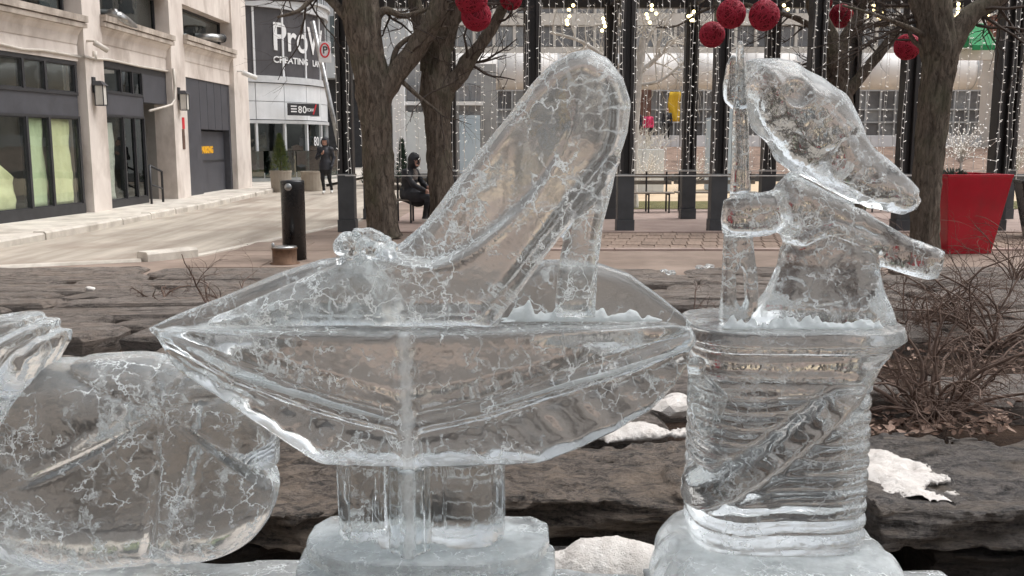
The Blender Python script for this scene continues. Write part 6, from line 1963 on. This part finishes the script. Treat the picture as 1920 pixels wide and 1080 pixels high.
# ------------------------------------------------------------------ shrubs, twigs, leaves and ice crumbs on the stones
MAT['stem'] = surf('brown_shrub_stem', lin(80, 63, 55), lin(122, 101, 89), .85, vs=14, bs=60, bstr=.3)
def shrub(label, base, n, ht, spread, seed, lean=(0, 0), arch=.5):
    t = thing('bare_shrub', base, label, 'shrub', 'bare shrubs among the flagstones')
    rng = random.Random(seed)
    tw_ = MB()
    def grow(p, d, L, r, depth, mb, seg):
        pts, rad = [Vector(p)], [r]
        m_ = 9
        d = Vector(d).normalized()
        for i in range(m_):
            d = (d + Vector((rng.uniform(-.36, .36), rng.uniform(-.36, .36), rng.uniform(-.26, .22) - arch * .22 * i / m_))).normalized()
            q = pts[-1] + d * L / m_
            q.z = max(q.z, base[2] + .01)
            pts.append(q); rad.append(r * (1 - .72 * (i + 1) / m_))
        mb.tube(pts, rad, seg, False)
        if depth:
            for k in range(rng.randint(4, 7)):
                i = rng.randint(2, m_ - 1)
                a = (pts[i + 1] - pts[i]).normalized()
                sd = a.cross(Vector((rng.uniform(-1, 1), rng.uniform(-1, 1), rng.uniform(-1, 1)))).normalized()
                grow(pts[i], a * .8 + sd * rng.uniform(.4, 1.0), L * rng.uniform(.3, .6), rad[i] * .62, depth - 1, tw_, 3)
    for k in range(n):
        th = 2 * math.pi * k / n + rng.uniform(-.4, .4)
        s_ = rng.uniform(.15, 1) * spread
        b_ = Vector((base[0] + math.cos(th) * .05, base[1] + math.sin(th) * .05, base[2] - .02))
        mb = MB()
        grow(b_, (math.cos(th) * s_ + lean[0], math.sin(th) * s_ + lean[1], rng.uniform(.5, 1)), ht * rng.uniform(.6, 1.2), rng.uniform(.006, .012), 2, mb, 6)
        mb.build('stem', MAT['stem'], t, True)
    o = tw_.build('twigs', MAT['stem'], t); o['kind'] = 'stuff'
b = atZ(1748, 776, .40)
shrub('dense bare shrub springing up behind the snowy slab', (b.x, b.y, .40), 34, .55, 1.1, 2)
b = atZ(1860, 640, .30)
shrub('bare shrub with long arching twigs near the picture edge', (b.x, b.y, .28), 26, .95, 1.2, 5, (-.3, 0), .9)
b = atZ(1700, 600, .28)
shrub('tangled bare shrub behind the ice spool', (b.x, b.y, .25), 24, .85, 1.4, 7, (.1, 0), .9)
b = atZ(1905, 520, .12)
shrub('thin bare shrub below the black planter', (b.x, b.y, .1), 12, .8, .8, 9, (0, 0), .5)
b = atZ(430, 600, .3)
shrub('sprig of bare twigs beside the left cushion corner', (b.x, b.y, .28), 5, .6, 1.0, 12, (-.5, 0), .6)
b = atZ(300, 560, .2)
shrub('few dry twigs lying in the stone gap', (b.x, b.y, .18), 4, .5, 1.4, 15, (-.5, 0), .8)
b = atZ(1320, 600, .3)
shrub('lone dark twigs between the cushion and the spool', (b.x, b.y, .26), 4, .35, .6, 18)
# fallen leaves
def leaf_mat(name, a, b):
    m = surf(name, a, b, .8, vs=20, bs=60, bstr=.3)
    return m
MAT['leaf_a'] = leaf_mat('dry_brown_leaf', lin(78, 58, 48), lin(122, 94, 78))
MAT['leaf_b'] = leaf_mat('pale_dry_leaf', lin(138, 112, 97), lin(172, 146, 130))
rng = random.Random(77)
mb = MB()
def leaf(x, y, z, s_):
    a = rng.random() * 6.28; ca, sa = math.cos(a), math.sin(a)
    tx, ty = rng.uniform(-.5, .5), rng.uniform(-.5, .5)
    c_ = rng.uniform(.1, .5)
    pts = [(-1, 0, 0), (-.35, .42, c_ * .4), (.35, .42, c_ * .5), (1, 0, .1), (.35, -.42, c_ * .5), (-.35, -.42, c_ * .4), (0, 0, 0)]
    v = []
    for px, py, pz in pts:
        px, py, pz = px * s_, py * s_, pz * s_
        v.append((x + px * ca - py * sa, y + px * sa + py * ca, z + pz + tx * px + ty * py + s_ * .35))
    mb.add(v, [(0, 1, 6), (1, 2, 6), (2, 3, 6), (3, 4, 6), (4, 5, 6), (5, 0, 6)], 0 if rng.random() < .72 else 1)
def scatter(px0, px1, py0, py1, n, smin_, smax_, zz_=None):
    for k in range(n):
        u, w = rng.uniform(px0, px1), rng.uniform(py0, py1)
        z = .3
        for it in range(4):
            p = atZ(u, w, z); z = bed_z(p.x, p.y)
        leaf(p.x, p.y, z + (.0 if zz_ is None else zz_), rng.uniform(smin_, smax_))
scatter(1625, 1900, 785, 818, 240, .012, .028)
scatter(1640, 1920, 640, 800, 420, .01, .026, .02)
scatter(1650, 1920, 560, 650, 260, .012, .028, .02)
scatter(330, 560, 560, 630, 160, .01, .024)
scatter(100, 320, 560, 620, 80, .01, .024)
scatter(1240, 1360, 690, 800, 60, .008, .02)
o = mb.build('fallen_leaves', [MAT['leaf_a'], MAT['leaf_b']]); tag(o, 'dry brown leaves scattered among the stones', 'leaves', kind='stuff')
# broken ice crumbs on the stones
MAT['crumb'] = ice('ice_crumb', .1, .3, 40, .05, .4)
k = 0
for (px, py, s_, lb) in ((1258, 520, .05, 'larger clear ice chunk lying in the gap between slabs'), (1246, 516, .035, 'small ice chunk beside the larger one in the slab gap'), (1312, 510, .045, 'flat ice chunk near the cushion corner'), (1330, 508, .05, 'ice chunk at the slab edge nearest the needle'), (1262, 790, .07, 'white ice lump wedged beside the spool'), (1268, 772, .04, 'small white lump above the wedged ice'), (536, 842, .03, 'little white ice bit beside the pumpkin edge'), (170, 552, .04, 'white pebble of ice in the stone channel')):
    z = .3
    for it in range(4): p = atZ(px, py, z); z = bed_z(p.x, p.y)
    bm = bmesh.new(); bmesh.ops.create_icosphere(bm, subdivisions=2, radius=s_)
    for v in bm.verts: v.co = Vector((v.co.x * 1.3, v.co.y, v.co.z * .6)) * (1 + .35 * mnoise.noise(v.co * 30 + Vector((k * 3, 0, 0)))) + Vector((p.x, p.y, z + .06))
    me = bpy.data.meshes.new('ice_chunk'); bm.to_mesh(me); bm.free()
    me.materials.append(MAT['crumb'] if k < 4 else MAT['oldsnow'])
    o = link('ice_chunk', me); tag(o, lb, 'ice', 'ice bits on the stones'); k += 1
